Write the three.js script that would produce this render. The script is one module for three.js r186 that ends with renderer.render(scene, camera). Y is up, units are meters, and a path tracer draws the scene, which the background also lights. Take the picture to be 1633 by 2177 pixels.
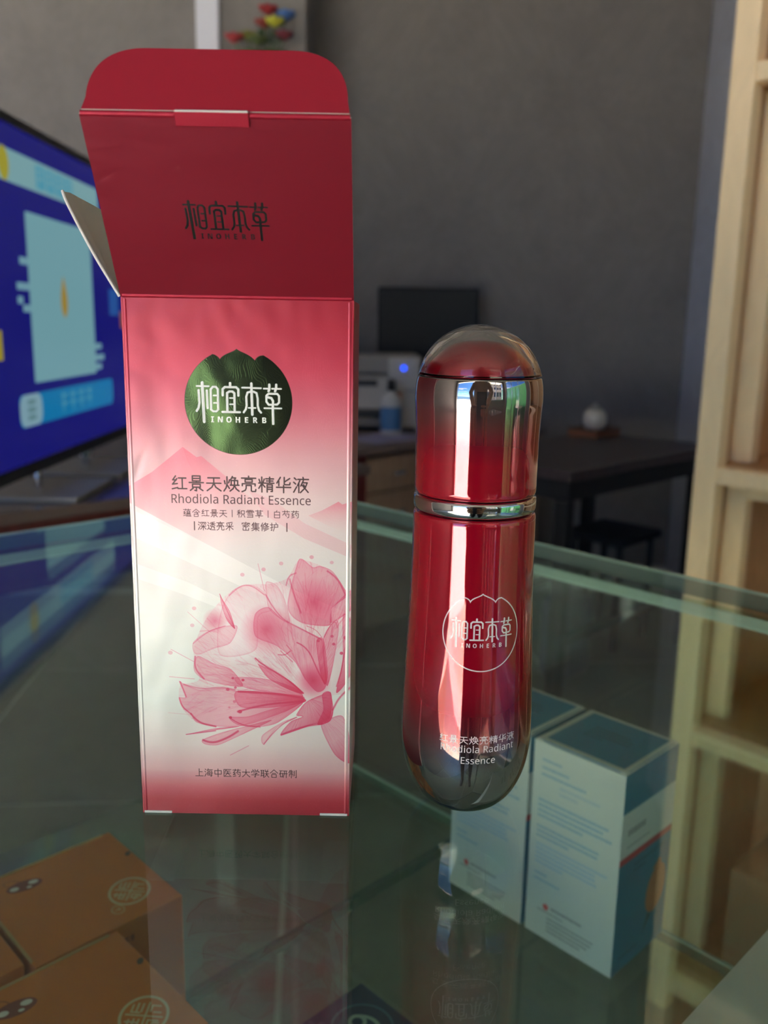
import * as THREE from 'three';
import { RoundedBoxGeometry } from 'three/addons/geometries/RoundedBoxGeometry.js';
import { mergeGeometries, mergeVertices } from 'three/addons/utils/BufferGeometryUtils.js';
import { MarchingCubes } from 'three/addons/objects/MarchingCubes.js';
import { ImprovedNoise } from 'three/addons/math/ImprovedNoise.js';
import { RectAreaLightUniformsLib } from 'three/addons/lights/RectAreaLightUniformsLib.js';
import { Sky } from 'three/addons/objects/Sky.js';

// ------------------------------------------------------------------ camera, sky, sun, exposure
const scene = new THREE.Scene();
const renderer = new THREE.WebGLRenderer({ antialias: true });
renderer.toneMapping = THREE.LinearToneMapping;
renderer.toneMappingExposure = 0.98;
scene.backgroundIntensity = 1.0;
renderer.shadowMap.enabled = true;
RectAreaLightUniformsLib.init();

const G = 0.95;                         // height of the glass counter top above the floor
const EYE = new THREE.Vector3(0, G + 0.131, 0);
const F_PX = 1880;                      // focal length in pixels of the 1633 x 2177 frame
const camera = new THREE.PerspectiveCamera(2 * Math.atan(2177 / 2 / F_PX) * 180 / Math.PI, 1633 / 2177, 0.01, 200);
camera.filmGauge = 4.8;                 // a phone's small sensor: 4.15 mm lens
camera.position.copy(EYE);
camera.rotation.set(-12 * Math.PI / 180, 0, 1.0 * Math.PI / 180, 'XYZ');
camera.focus = 0.232;
camera.userData.fStop = 2.2;
scene.add(camera);

const SUN_FROM = new THREE.Vector3(-0.2, 1.6, 0.88).normalize();
const sky = new Sky();
sky.scale.setScalar(1000);
sky.material.uniforms.turbidity.value = 10;
sky.material.uniforms.rayleigh.value = 0.4;
sky.material.uniforms.mieCoefficient.value = 0.006;
sky.material.uniforms.mieDirectionalG.value = 0.8;
sky.material.uniforms.sunPosition.value.copy(SUN_FROM).multiplyScalar(450000);
scene.add(sky);
const sun = new THREE.DirectionalLight(new THREE.Color(1.0, 0.92, 0.80), 70);
sun.name = 'sun';
sun.position.copy(SUN_FROM).multiplyScalar(12);
sun.castShadow = true;
sun.shadow.camera.left = sun.shadow.camera.bottom = -8;
sun.shadow.camera.right = sun.shadow.camera.top = 8;
sun.shadow.camera.far = 40;
sun.shadow.mapSize.set(2048, 2048);
scene.add(sun, sun.target);

// ------------------------------------------------------------------ helpers
const used = new Map();
function numbered(name) {
  const n = used.get(name) ?? 0;
  used.set(name, n + 1);
  return n ? `${name}_${String(n).padStart(3, '0')}` : name;
}
let seed = 7;
const rnd = () => { seed = (Math.imul(seed, 1664525) + 1013904223) >>> 0; return seed / 4294967296; };
const noise = new ImprovedNoise();

function thing(name, label, category, pos = [0, 0, 0], turn = 0, group) {
  const o = new THREE.Group();
  o.name = numbered(name);
  o.position.set(...pos);
  o.rotation.y = turn;
  o.userData = { label, category };
  if (group) o.userData.group = group;
  scene.add(o);
  return o;
}
function part(name, geo, mat, parent, pos, rot) {
  const m = new THREE.Mesh(geo, mat);
  m.name = name;
  if (pos) m.position.set(...pos);
  if (rot) m.rotation.set(...rot);
  parent.add(m);
  return m;
}
function struct(name, geo, mat, pos, rot) {
  const m = part(name, geo, mat, scene, pos, rot);
  m.name = numbered(name);
  m.userData.kind = 'structure';
  return m;
}
const rb = (w, h, d, r = 0.003, s = 2) => new RoundedBoxGeometry(w, h, d, s, Math.min(r, w / 2.02, h / 2.02, d / 2.02));
const bx = (w, h, d) => new THREE.BoxGeometry(w, h, d);
// a box given by its extents
function span(x0, x1, y0, y1, z0, z1, r = 0) {
  const g = r ? rb(x1 - x0, y1 - y0, z1 - z0, r) : bx(x1 - x0, y1 - y0, z1 - z0);
  return g.translate((x0 + x1) / 2, (y0 + y1) / 2, (z0 + z1) / 2);
}
const lathe = (pts, seg = 64) => new THREE.LatheGeometry(pts.map(([r, y]) => new THREE.Vector2(r, y)), seg);
function metreUV(g, s = 1) {            // uv in metres by the dominant axis of each vertex normal
  const p = g.attributes.position, n = g.attributes.normal, uv = new Float32Array(p.count * 2);
  for (let i = 0; i < p.count; i++) {
    const a = [Math.abs(n.getX(i)), Math.abs(n.getY(i)), Math.abs(n.getZ(i))], k = a.indexOf(Math.max(...a));
    uv[2 * i] = (k === 0 ? p.getZ(i) : p.getX(i)) * s;
    uv[2 * i + 1] = (k === 1 ? p.getZ(i) : p.getY(i)) * s;
  }
  g.setAttribute('uv', new THREE.BufferAttribute(uv, 2));
  return g;
}
function canvas(w, h) { const c = document.createElement('canvas'); c.width = w; c.height = h; return c; }
function tex(c, srgb = true) {
  const t = new THREE.CanvasTexture(c);
  if (srgb) t.colorSpace = THREE.SRGBColorSpace;
  t.magFilter = THREE.LinearFilter;
  t.wrapS = t.wrapT = THREE.RepeatWrapping;
  return t;
}
function noiseTex(n, f, srgb) {         // f(u, v) -> [r, g, b] 0..255, tiling by construction of f
  const d = new Uint8Array(n * n * 4);
  for (let y = 0; y < n; y++) for (let x = 0; x < n; x++) {
    const [r, g, b] = f(x / n, y / n), o = (y * n + x) * 4;
    d[o] = r; d[o + 1] = g; d[o + 2] = b; d[o + 3] = 255;
  }
  const t = new THREE.DataTexture(d, n, n, THREE.RGBAFormat);
  if (srgb) t.colorSpace = THREE.SRGBColorSpace;
  t.magFilter = THREE.LinearFilter;
  t.wrapS = t.wrapT = THREE.RepeatWrapping;
  t.needsUpdate = true;
  return t;
}
const wrapNoise = (u, v, f, s) => {     // periodic noise on a torus
  const a = u * Math.PI * 2, b = v * Math.PI * 2, R = f / (Math.PI * 2);
  return noise.noise(Math.cos(a) * R + s, Math.sin(a) * R + Math.cos(b) * R * 0.7, Math.sin(b) * R + s * 1.7);
};
const std = (o) => new THREE.MeshStandardMaterial(o);
const phys = (o) => new THREE.MeshPhysicalMaterial(o);

// ------------------------------------------------------------------ materials
const plasterTex = noiseTex(256, (u, v) => {
  const k = 236 + 10 * wrapNoise(u, v, 9, 1) + 8 * wrapNoise(u, v, 34, 5) + (rnd() - 0.5) * 7;
  return [k, k, k];
}, true);
const plasterBump = noiseTex(256, (u, v) => { const k = 128 + 60 * wrapNoise(u, v, 40, 3) + (rnd() - 0.5) * 50; return [k, k, k]; });
const woodTex = (base, vary, s) => noiseTex(256, (u, v) => {
  const g = Math.sin((u * 14 + 1.6 * wrapNoise(u, v, 5, s)) * Math.PI * 2) * 0.5 + wrapNoise(u, v * 0.2, 40, s + 2);
  const k = g * vary + (rnd() - 0.5) * vary * 0.5;
  return base.map((c) => Math.max(0, Math.min(255, c + k)));
}, true);
const M = {
  wall: std({ color: 0x8c8681, map: plasterTex, bumpMap: plasterBump, bumpScale: 0.0006, roughness: 0.95 }),
  wallPale: std({ color: 0xc9c9d2, map: plasterTex, roughness: 0.9 }),
  ceiling: std({ color: 0x8f8b85, map: plasterTex, roughness: 0.95 }),
  trim: std({ color: 0xdedee6, roughness: 0.6 }),
  grout: std({ color: 0xd5d5cf, roughness: 0.9 }),
  concrete: std({ color: 0xd6d1c6, map: plasterTex, roughness: 0.95 }),
  cream: std({ map: woodTex([250, 219, 172], 4, 3), roughness: 0.45 }),
  tan: std({ map: woodTex([206, 160, 112], 7, 5), roughness: 0.55 }),
  darkRed: std({ map: woodTex([74, 26, 22], 8, 7), roughness: 0.35 }),
  darkTable: std({ map: woodTex([62, 50, 48], 6, 9), roughness: 0.4 }),
  blackTable: std({ color: 0x16130f, roughness: 0.5 }),
  deskWood: std({ map: woodTex([150, 124, 100], 9, 11), roughness: 0.5 }),
  deskTop: std({ map: woodTex([112, 98, 92], 6, 12), roughness: 0.4 }),
  alu: std({ color: 0xb9bcbc, metalness: 1, roughness: 0.3 }),
  chrome: std({ color: 0xd6d8da, metalness: 1, roughness: 0.06 }),
  black: std({ color: 0x0c0c0d, roughness: 0.35 }),
  blackMatte: std({ color: 0x141416, roughness: 0.7 }),
  greyPlastic: std({ color: 0xb5b1aa, roughness: 0.5 }),
  greyPlastic2: std({ color: 0x8d8984, roughness: 0.55 }),
  white: std({ color: 0xe9e6de, roughness: 0.5 }),
  paper: std({ color: 0xe9e4da, roughness: 0.85 }),
  board: std({ color: 0xcac5bd, roughness: 0.9 }),
  // clear float glass: each face passes most light with a faint green cast
  pane: phys({ color: new THREE.Color().setRGB(0.83, 0.92, 0.87), roughness: 0.0, transmission: 1, thickness: 0, ior: 1.5, specularIntensity: 0.85 }),
  edgeDark: phys({ color: new THREE.Color().setRGB(0.16, 0.26, 0.23), roughness: 0.25, transmission: 0.55, thickness: 0 }),
  edgeLight: phys({ color: new THREE.Color().setRGB(0.42, 0.58, 0.5), roughness: 0.4, transmission: 0.3, thickness: 0 }),
  clear: phys({ color: 0xffffff, roughness: 0.0, transmission: 1, thickness: 0, ior: 1.5 }),
};

// ------------------------------------------------------------------ room shell
const XL = -3.0, XR = 2.3, ZB = -4.0, ZF = 2.5, HC = 3.0;
{
  // floor: large glazed tiles with pale joints, the grid turned a few degrees
  const floor = struct('floor', span(XL - 0.1, XR + 0.1, -0.15, -0.004, ZB - 0.3, ZF + 0.1), M.grout);
  const T = 0.8, gap = 0.009, turn = 4.86 * Math.PI / 180;
  const tileMats = [0, 1, 2].map((k) => std({ color: [0x989186, 0x938c82, 0x9c958b][k], map: plasterTex, roughness: 0.28 }));
  const tg = metreUV(rb(T - gap, 0.012, T - gap, 0.0015, 1), 1.5);
  const c = Math.cos(turn), s = Math.sin(turn);
  for (let i = -6; i <= 5; i++) for (let j = -7; j <= 6; j++) {
    const u = (i + 0.5) * T, v = (j + 0.5) * T, x = -0.145 + u * c + v * s, z = -1.08 - u * s + v * c;
    if (x < XL + 0.4 || x > XR - 0.4 || z < ZB + 0.4 || z > ZF - 0.4) continue;
    part('tile', tg, tileMats[Math.floor(rnd() * 3)], floor, [x, -0.006, z], [0, turn, 0]);
  }
  struct('ceiling', metreUV(span(XL - 0.1, XR + 0.1, HC, HC + 0.12, ZB - 0.3, ZF + 0.1), 1), M.ceiling);
  struct('wall_back', metreUV(span(-0.42, 1.45, 0, HC, ZB - 0.12, ZB), 1), M.wall);
  struct('wall_back_left', metreUV(span(XL - 0.1, -0.315, 0, HC, -3.62, -3.5), 1), M.wall);
  struct('wall_back_return', metreUV(span(-0.435, -0.315, 0, HC, ZB, -3.62), 1), M.wall);
  struct('wall_right', metreUV(span(1.32, 1.45, 0, HC, ZB, -1.75), 1), M.wallPale);
  struct('wall_right_return', metreUV(span(1.45, XR, 0, HC, -1.87, -1.75), 1), M.wall);
  const wl = [span(XL - 0.12, XL, 0, 1.0, -3.62, ZF + 0.12), span(XL - 0.12, XL, 2.45, HC, -3.62, ZF + 0.12), span(XL - 0.12, XL, 1.0, 2.45, -3.62, -3.3), span(XL - 0.12, XL, 1.0, 2.45, -2.0, ZF + 0.12)];
  struct('wall_left', metreUV(mergeGeometries(wl), 1), M.wall);
  // a white door jamb on the left back wall
  struct('trim_1', span(-0.707, -0.625, 0, HC - 0.05, -3.5, -3.47, 0.004), M.trim);
  // side wall towards the street with a window
  const wr = [span(XR, XR + 0.12, 0, 0.1, -1.75, ZF + 0.12), span(XR, XR + 0.12, 2.45, HC, -1.75, ZF + 0.12), span(XR, XR + 0.12, 0.1, 2.45, -1.75, -0.1), span(XR, XR + 0.12, 0.1, 2.45, 2.2, ZF + 0.12)];
  struct('wall_side', metreUV(mergeGeometries(wr), 1), M.wall);
  // street front: open doorway on the left, wide window right of it
  const wf = [span(XL, -2.7, 0, HC, ZF, ZF + 0.12), span(-2.7, -0.62, 2.5, HC, ZF, ZF + 0.12), span(-0.62, -0.38, 0, HC, ZF, ZF + 0.12),
    span(-0.38, 2.1, 0, 0.9, ZF, ZF + 0.12), span(-0.38, 2.1, 2.45, HC, ZF, ZF + 0.12), span(2.1, XR, 0, HC, ZF, ZF + 0.12)];
  struct('wall_front', metreUV(mergeGeometries(wf), 1), M.wall);
  const frame = (name, a, b, y0, y1, along, at, mull) => {
    const w = struct(name, new THREE.BufferGeometry(), M.alu);
    const put = (n, u0, u1, v0, v1, m, t = 0.025) => part(n, along === 'x' ? span(u0, u1, v0, v1, at - t, at + t) : span(at - t, at + t, v0, v1, u0, u1), m, w);
    put('window_frame', a, b, y0, y0 + 0.04, M.alu); put('window_frame', a, b, y1 - 0.04, y1, M.alu);
    put('window_frame', a, a + 0.04, y0 + 0.04, y1 - 0.04, M.alu); put('window_frame', b - 0.04, b, y0 + 0.04, y1 - 0.04, M.alu);
    const step = (b - a) / mull;
    for (let k = 1; k < mull; k++) put('mullion', a + k * step - 0.02, a + k * step + 0.02, y0 + 0.04, y1 - 0.04, M.alu);
    for (let k = 0; k < mull; k++) put('pane', a + k * step + 0.03, a + (k + 1) * step - 0.03, y0 + 0.04, y1 - 0.04, M.clear, 0.002);
  };
  frame('window_1', -0.38, 2.1, 0.9, 2.45, 'x', ZF + 0.06, 3);
  frame('window_2', -0.1, 2.2, 0.1, 2.45, 'z', XR + 0.06, 3);
  frame('window_3', -3.3, -2.0, 1.0, 2.45, 'z', XL - 0.06, 2);
  // concrete eave over the street window
  struct('trim_3', span(-0.5, XR + 0.1, 2.6, 2.72, ZF + 0.12, ZF + 1.15, 0.01), M.concrete);
  const d = struct('trim_2', span(-2.7, -2.65, 0, 2.5, ZF - 0.02, ZF + 0.14), M.alu);
  part('door_frame', span(-0.67, -0.62, 0, 2.5, ZF - 0.02, ZF + 0.14), M.alu, d);
  part('door_frame', span(-2.65, -0.67, 2.45, 2.5, ZF - 0.02, ZF + 0.14), M.alu, d);
  // the street outside
  struct('ground', span(-14, 14, -0.2, -0.03, ZF + 0.1, 22), M.concrete);
  const ground3 = struct('ground', span(-14, XL - 0.1, -0.2, -0.03, -6, ZF + 0.1), M.concrete);
  ground3.name = 'ground_003';
  const ground2 = struct('ground', span(XR + 0.1, 14, -0.2, -0.03, -6, ZF + 0.1), M.concrete);
  ground2.name = 'ground_002';
}
// ------------------------------------------------------------------ outside, seen in the mirror of the bottle
{
  const green = std({ color: 0x2f7a45, roughness: 0.6 });
  const h = thing('green_hoarding', 'green sheet-metal hoarding along the street, mirrored in the bottle cap', 'fence', [2.72, -0.03, 0.9]);
  for (let k = 0; k < 8; k++) {
    part('panel', rb(0.03, 1.75, 0.6, 0.004), green, h, [0, 0.95, -1.9 + k * 0.62]);
    part('post', rb(0.06, 1.85, 0.06, 0.004), M.alu, h, [0.06, 0.925, -2.2 + k * 0.62]);
  }
  const bl = thing('apartment_block', 'pale apartment block across the street', 'building', [5.5, -0.03, 15]);
  part('wall', span(-5, 5, 0, 9, 0, 6), std({ color: 0x9c958c, roughness: 0.9 }), bl);
  part('roof', span(-5.2, 5.2, 9, 9.25, -0.2, 6.2), std({ color: 0x6b5a50, roughness: 0.9 }), bl);
  const glassDark = std({ color: 0x20262b, roughness: 0.15 });
  for (let i = 0; i < 6; i++) for (let j = 0; j < 3; j++) part('window', span(-0.55, 0.55, 0, 1.4, -0.03, 0.02), glassDark, bl, [-4.1 + i * 1.62, 1.2 + j * 2.7, 0]);
}

// ------------------------------------------------------------------ print: stroked characters and the emblem
const GLYPH = {
  红: '30 8 12 32 34 32|38 24 10 58 40 54|8 86 42 78|48 20 94 20|71 20 71 84|44 84 98 84',
  景: '26 6 26 36 74 36 74 6 26 6|26 21 74 21|50 37 50 45|6 46 94 46|26 56 26 74 74 74 74 56 26 56|50 74 50 96 40 93|30 80 12 94|68 80 90 94',
  天: '14 16 86 16|6 48 94 48|50 16 50 48 38 72 8 94|50 48 62 72 94 94',
  焕: '8 32 12 50|40 26 34 44|24 8 24 50 18 74 4 94|24 56 38 78|58 6 46 26|56 14 78 14 70 28|50 30 50 56|50 30 90 30 90 56|70 30 70 44|44 58 98 58|70 44 70 58 62 78 42 94|70 60 80 80 98 94',
  亮: '50 2 50 12|6 14 94 14|28 22 28 38 72 38 72 22 28 22|10 60 10 48 90 48 90 60|34 58 34 74 28 88 8 96|34 58 66 58 66 90 70 94 92 94 94 82',
  精: '6 20 12 36|38 18 32 36|4 42 42 42|23 6 23 96|22 46 4 74|25 46 42 66|48 16 96 16|52 29 92 29|46 42 98 42|72 6 72 42|56 52 56 96|56 52 88 52 88 92 80 92|56 66 88 66|56 79 88 79',
  华: '30 6 8 40|20 28 20 56|88 12 54 34|54 6 54 46 60 50 88 50 90 38|6 66 94 66|50 54 50 98',
  液: '8 8 20 18|4 34 16 44|4 94 22 62|62 4 64 12|30 16 96 16|42 24 28 54|36 42 36 96|64 24 48 56|60 36 88 36 76 66 46 96|56 50 94 94|66 48 72 58',
  蕴: '6 12 94 12|34 4 34 20|66 4 66 20|26 28 8 44 28 46|30 46 8 66 32 64|6 88 32 80|48 28 48 54 84 54 84 28 48 28|48 41 84 41|44 62 44 90|44 62 88 62 88 90|58 62 58 90|74 62 74 90|36 91 98 91',
  含: '50 4 6 42|50 4 94 42|48 28 54 36|28 46 76 46 60 62|26 66 26 94 74 94 74 66 26 66',
  积: '38 6 10 14|4 30 44 30|24 12 24 96|22 34 4 64|26 36 42 54|54 14 54 54 90 54 90 14 54 14|64 62 46 94|80 62 96 94',
  雪: '16 8 84 8|6 34 6 20 94 20 94 34|50 8 50 48|20 28 40 30|20 40 40 42|62 28 80 30|62 40 80 42|18 56 82 56 82 94|22 74 82 74|14 93 82 93',
  草: '6 14 94 14|32 4 32 24|68 4 68 24|28 32 28 60 72 60 72 32 28 32|28 46 72 46|6 74 94 74|50 60 50 98',
  白: '50 4 40 22|18 24 18 94 82 94 82 24 18 24|18 58 82 58',
  芍: '6 16 94 16|34 4 34 28|66 4 66 28|34 30 10 60|28 44 86 44 82 88 66 92|40 56 56 72',
  药: '6 14 94 14|34 4 34 24|66 4 66 24|28 26 10 46 32 48|34 48 10 70 38 68|8 92 40 84|60 28 48 50|56 38 92 38 88 88 74 92|60 54 72 68',
  深: '8 8 20 18|4 34 16 44|4 94 22 62|32 26 32 12 94 12 94 26|56 20 40 40|70 20 88 38|30 54 96 54|63 38 63 98|60 56 30 90|66 56 96 88',
  透: '90 6 44 14|36 24 98 24|68 12 68 52|66 26 40 50|70 26 96 48|44 56 84 56 78 68 90 68 86 84|58 56 54 72 40 86|10 10 22 24|4 42 20 42 20 76|4 90 20 76 40 92 98 94',
  采: '84 6 18 16|18 24 26 38|46 20 52 36|82 18 72 38|6 50 94 50|50 40 50 98|48 52 8 88|52 52 94 86',
  密: '50 2 50 10|8 26 8 12 92 12 92 26|24 32 16 46|44 22 54 34|34 28 36 50 44 54 70 52 72 44|78 20 20 58|76 34 88 46|50 60 50 92|18 70 18 92 82 92 82 70',
  集: '34 4 10 36|24 22 24 60|52 4 58 14|24 16 92 16|24 30 86 30|24 44 86 44|24 59 94 59|57 16 57 98|6 72 94 72|54 74 10 96|60 74 92 96',
  修: '26 6 6 46|18 32 18 96|32 24 32 78|58 4 40 30|54 16 88 16 72 36 42 50|52 20 72 40 96 48|78 48 44 68|86 58 44 82|94 70 42 98',
  护: '4 26 40 26|22 6 22 90 12 86|4 62 40 50|68 4 74 14|52 24 52 56 40 96|52 24 90 24 90 52|52 52 90 52',
  上: '48 6 48 88|48 42 84 42|6 90 94 90',
  海: '8 8 20 18|4 34 16 44|4 94 22 62|46 4 32 28|40 16 94 16|44 30 86 30 82 94 70 92|44 30 38 80 90 80|30 56 98 56|58 38 66 48|56 62 64 72',
  中: '12 24 12 66 88 66 88 24 12 24|50 4 50 98',
  医: '92 10 10 10 10 92 94 92|36 16 22 36|32 28 82 28|18 52 88 52|54 28 54 52 24 82|54 54 82 80',
  大: '6 36 94 36|50 6 50 36 38 68 8 94|50 38 62 68 94 94',
  学: '20 6 28 20|46 4 52 18|80 6 68 22|8 42 8 26 92 26 92 42|26 46 74 46 50 60|50 58 50 94 38 90|6 68 94 68',
  联: '4 12 46 12|12 12 12 76|38 12 38 96|12 32 38 32|12 52 38 52|4 80 46 70|58 6 66 22|88 6 80 24|54 28 94 28|48 52 98 52|74 28 74 52 66 76 46 94|74 54 84 78 98 94',
  合: '50 4 6 44|50 4 94 44|30 46 70 46|24 60 24 94 76 94 76 60 24 60',
  研: '6 14 44 14|24 14 6 56|16 44 16 86 40 86 40 44 16 44|52 16 94 16|48 48 98 48|62 16 62 48 48 94|84 16 84 96',
  制: '20 6 10 26|16 18 56 18|4 34 60 34|34 4 34 98|12 78 12 50 54 50 54 76|72 14 72 72|92 6 92 94 80 90',
};
function polys(c, text, ox, oy, sx, sy) {
  for (const s of text.split('|')) {
    const n = s.trim().split(/\s+/).map(Number);
    c.beginPath();
    for (let i = 0; i < n.length; i += 2) c[i ? 'lineTo' : 'moveTo'](ox + n[i] * sx, oy + n[i + 1] * sy);
    c.stroke();
  }
}
// characters in one line from x to x1, each w wide (units of the context)
function line(c, text, x, x1, y, h, wgt) {
  const chars = [...text], step = (x1 - x) / chars.length, w = Math.min(step * 0.92, h * 1.02);
  c.lineWidth = wgt; c.lineCap = 'round'; c.lineJoin = 'round';
  chars.forEach((ch, i) => {
    const ox = x + step * i + (step - w) / 2;
    if (ch === '|') { c.beginPath(); c.moveTo(ox + w / 2, y + h * 0.08); c.lineTo(ox + w / 2, y + h * 0.92); c.stroke(); }
    else if (GLYPH[ch]) polys(c, GLYPH[ch], ox, y, w / 100, h / 100);
  });
}
function latin(c, text, x0, x1, base, size, weight = '') {
  c.font = `${weight} ${size}px sans-serif`;
  c.textAlign = 'left'; c.textBaseline = 'alphabetic';
  const w = c.measureText(text).width;
  c.save(); c.translate(x0, base); c.scale((x1 - x0) / w, 1); c.fillText(text, 0, 0); c.restore();
}
// emblem drawn in a 1633-unit square; circle centre (797, 835), radius 716
const LOGO = ['320 580 335 1108@38', '248 627 318 627@24', '350 627 404 627@24', '270 680 278 850 264 920 238 962@30', '380 685 386 920@30',
  '432 940 432 665 460 633 500 633 526 665 526 940 500 964 460 964 432 940@28', '472 750 524 750@22', '472 850 524 850@22',
  '690 582 690 632@34', '590 745 590 662 620 634 770 634 798 662 798 745@30', '648 966 648 712 680 692 720 692 745 716 745 966@30', '684 780 742 780@20', '684 865 742 865@20', '582 970 814 970@28',
  '972 582 980 1000@34', '850 638 960 638@24', '1002 641 1098 641@24', '962 690 920 702 902 760 906 880 894 930 866 970@28', '1002 690 1040 708 1054 780 1054 880 1070 940 1096 970@28', '932 910 1024 910@20',
  '1210 592 1210 650 1200 680@32', '1302 592 1300 640 1286 680@32', '1137 646 1200 646@22', '1246 646 1286 646@22', '1312 646 1366 646@22',
  '1286 858 1312 858 1338 830 1338 742 1314 714 1200 714 1170 742 1170 822 1200 862 1232 862@28', '1192 762 1236 772 1258 812 1255 900 1258 1120@32', '1142 910 1368 910@22'];
function emblemPath(c) {
  c.beginPath();
  c.moveTo(460, 200);
  c.bezierCurveTo(500, 200, 548, 235, 562, 268);
  c.bezierCurveTo(600, 190, 740, 175, 783, 125);
  c.bezierCurveTo(830, 170, 960, 190, 1022, 276);
  c.bezierCurveTo(1040, 240, 1075, 208, 1110, 208);
  const a0 = Math.atan2(208 - 835, 1110 - 797), a1 = Math.atan2(200 - 835, 460 - 797) + Math.PI * 2;
  c.arc(797, 835, 716, a0 + 0.03, a1 - 0.02);
  c.closePath();
}
function emblemText(c) {
  c.lineCap = 'round'; c.lineJoin = 'round';
  for (const s of LOGO) { const [p, w] = s.split('@'); c.lineWidth = Number(w); polys(c, p, 0, 0, 1, 1); }
  c.font = 'bold 106px sans-serif'; c.textAlign = 'center'; c.textBaseline = 'alphabetic';
  const X = [448, 552, 668, 786, 900, 1014, 1136];
  [...'INOHERB'].forEach((ch, i) => c.fillText(ch, X[i], 1113));
}

// ------------------------------------------------------------------ the glass counter
const TH = -45.567 * Math.PI / 180;     // the shop's furniture stands at this angle to the line of sight
const CORNER = [-0.0657, -0.697];
const D1 = [Math.cos(TH), -Math.sin(TH)], D2 = [Math.sin(TH), Math.cos(TH)];
const onCounter = (a, y, b) => [CORNER[0] + D1[0] * a + D2[0] * b, y, CORNER[1] + D1[1] * a + D2[1] * b];
const SHELF = G - 0.205;
{
  const c = thing('display_counter', 'glass-topped shop display counter with a glass shelf inside', 'counter', [CORNER[0], 0, CORNER[1]], TH);
  const L = 0.86, W = 0.5;
  part('glass_top', span(0.0, L, G - 0.01, G, 0.0, W), M.pane, c);
  const e1 = part('glass_edge', span(0.0, L, G - 0.0098, G - 0.0008, -0.0006, 0.0002), M.edgeDark, c);
  part('arris', span(0.0, L, G - 0.0012, G + 0.0001, -0.001, 0.0006), M.edgeLight, e1);
  const e2 = part('glass_edge', span(-0.0006, 0.0002, G - 0.0098, G - 0.0008, 0.0, W), M.edgeDark, c);
  part('arris', span(-0.001, 0.0006, G - 0.0012, G + 0.0001, 0.0, W), M.edgeLight, e2);
  // upright panes under the top, their upper edges glued to it
  part('back_pane', span(0.004, L - 0.03, 0.1, G - 0.0105, 0.004, 0.009), M.pane, c);
  part('glass_edge', span(0.004, L - 0.03, G - 0.017, G - 0.0106, 0.0095, 0.0105), M.edgeLight, c);
  part('end_pane', span(0.004, 0.009, 0.1, G - 0.0105, 0.02, W - 0.03), M.pane, c);
  part('glass_edge', span(0.0095, 0.0105, G - 0.017, G - 0.0106, 0.02, W - 0.03), M.edgeLight, c);
  // two shelf panes meeting in a seam
  const sh = (a, b) => {
    const s = part('shelf_pane', span(a, b, SHELF - 0.008, SHELF, 0.0125, W - 0.02), M.pane, c);
    part('shelf_edge', span(a, b, SHELF - 0.0078, SHELF - 0.0006, 0.0118, 0.0124), M.edgeDark, s);
    part('shelf_edge', span(a, b, SHELF - 0.001, SHELF + 0.0001, 0.0115, 0.0135), M.edgeLight, s);
    return s;
  };
  part('shelf_edge', span(0.1955, 0.1985, SHELF - 0.0078, SHELF - 0.0004, 0.0125, W - 0.02), M.edgeDark, sh(0.012, 0.195));
  sh(0.2, L - 0.035);
  for (const [a, b] of [[0.02, W - 0.02], [L - 0.02, W - 0.02], [L - 0.02, 0.02]]) part('post', span(a - 0.012, a + 0.012, 0.0, G - 0.0105, b - 0.012, b + 0.012, 0.002), M.alu, c);
  for (const [a, b] of [[0.2, W - 0.02], [0.6, W - 0.02]]) part('bracket', span(a - 0.01, a + 0.01, SHELF - 0.02, SHELF - 0.0082, b - 0.03, b, 0.002), M.alu, c);
  part('rail', span(0.034, L - 0.034, 0.02, 0.06, W - 0.03, W - 0.01, 0.002), M.alu, c);
  part('rail', span(0.0, L - 0.034, 0.02, 0.0995, 0.002, 0.012, 0.002), M.alu, c);
  part('rail', span(L - 0.03, L - 0.01, 0.02, 0.06, 0.034, W - 0.034, 0.002), M.alu, c);
  part('rail', span(0.0, 0.012, 0.02, 0.0995, 0.014, W - 0.034, 0.002), M.alu, c);
  for (const [a, b] of [[0.006, 0.007]]) part('foot', span(a - 0.006, a + 0.006, 0, 0.02, b - 0.005, b + 0.005), M.alu, c);
}

// ------------------------------------------------------------------ the red carton
const PX = 16;                          // print resolution, pixels per mm
const BOX = { w: 0.056, h: 0.1364, d: 0.043, t: 0.0005 };
function blend(c, stops, x, y, w, h) {
  const g = c.createLinearGradient(0, y, 0, y + h);
  for (const [k, col] of stops) g.addColorStop(k, col);
  c.fillStyle = g; c.fillRect(x, y, w, h);
}
// printed ink: red at both ends running out into pearl white
const INK = [[0, '#a50e2a'], [0.05, '#ae1531'], [0.12, '#bd2f48'], [0.2, '#c7606f'], [0.28, '#d0979b'], [0.36, '#d8bdba'], [0.46, '#dad0cb'], [0.6, '#dddad3'], [0.76, '#dddad2'], [0.85, '#dfc7c2'], [0.905, '#dba3a4'], [0.94, '#cc6069'], [0.97, '#b52a3a'], [1, '#a3172c']];
function smooth(c, pts) {              // closed curve through the points, so that petals keep their tips
  const n = pts.length, q = (i) => pts[(i + n) % n], k = 0.14;
  c.moveTo(...pts[0]);
  for (let i = 0; i < n; i++) {
    const p0 = q(i - 1), p1 = q(i), p2 = q(i + 1), p3 = q(i + 2);
    c.bezierCurveTo(p1[0] + (p2[0] - p0[0]) * k, p1[1] + (p2[1] - p0[1]) * k, p2[0] - (p3[0] - p1[0]) * k, p2[1] - (p3[1] - p1[1]) * k, p2[0], p2[1]);
  }
}
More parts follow.
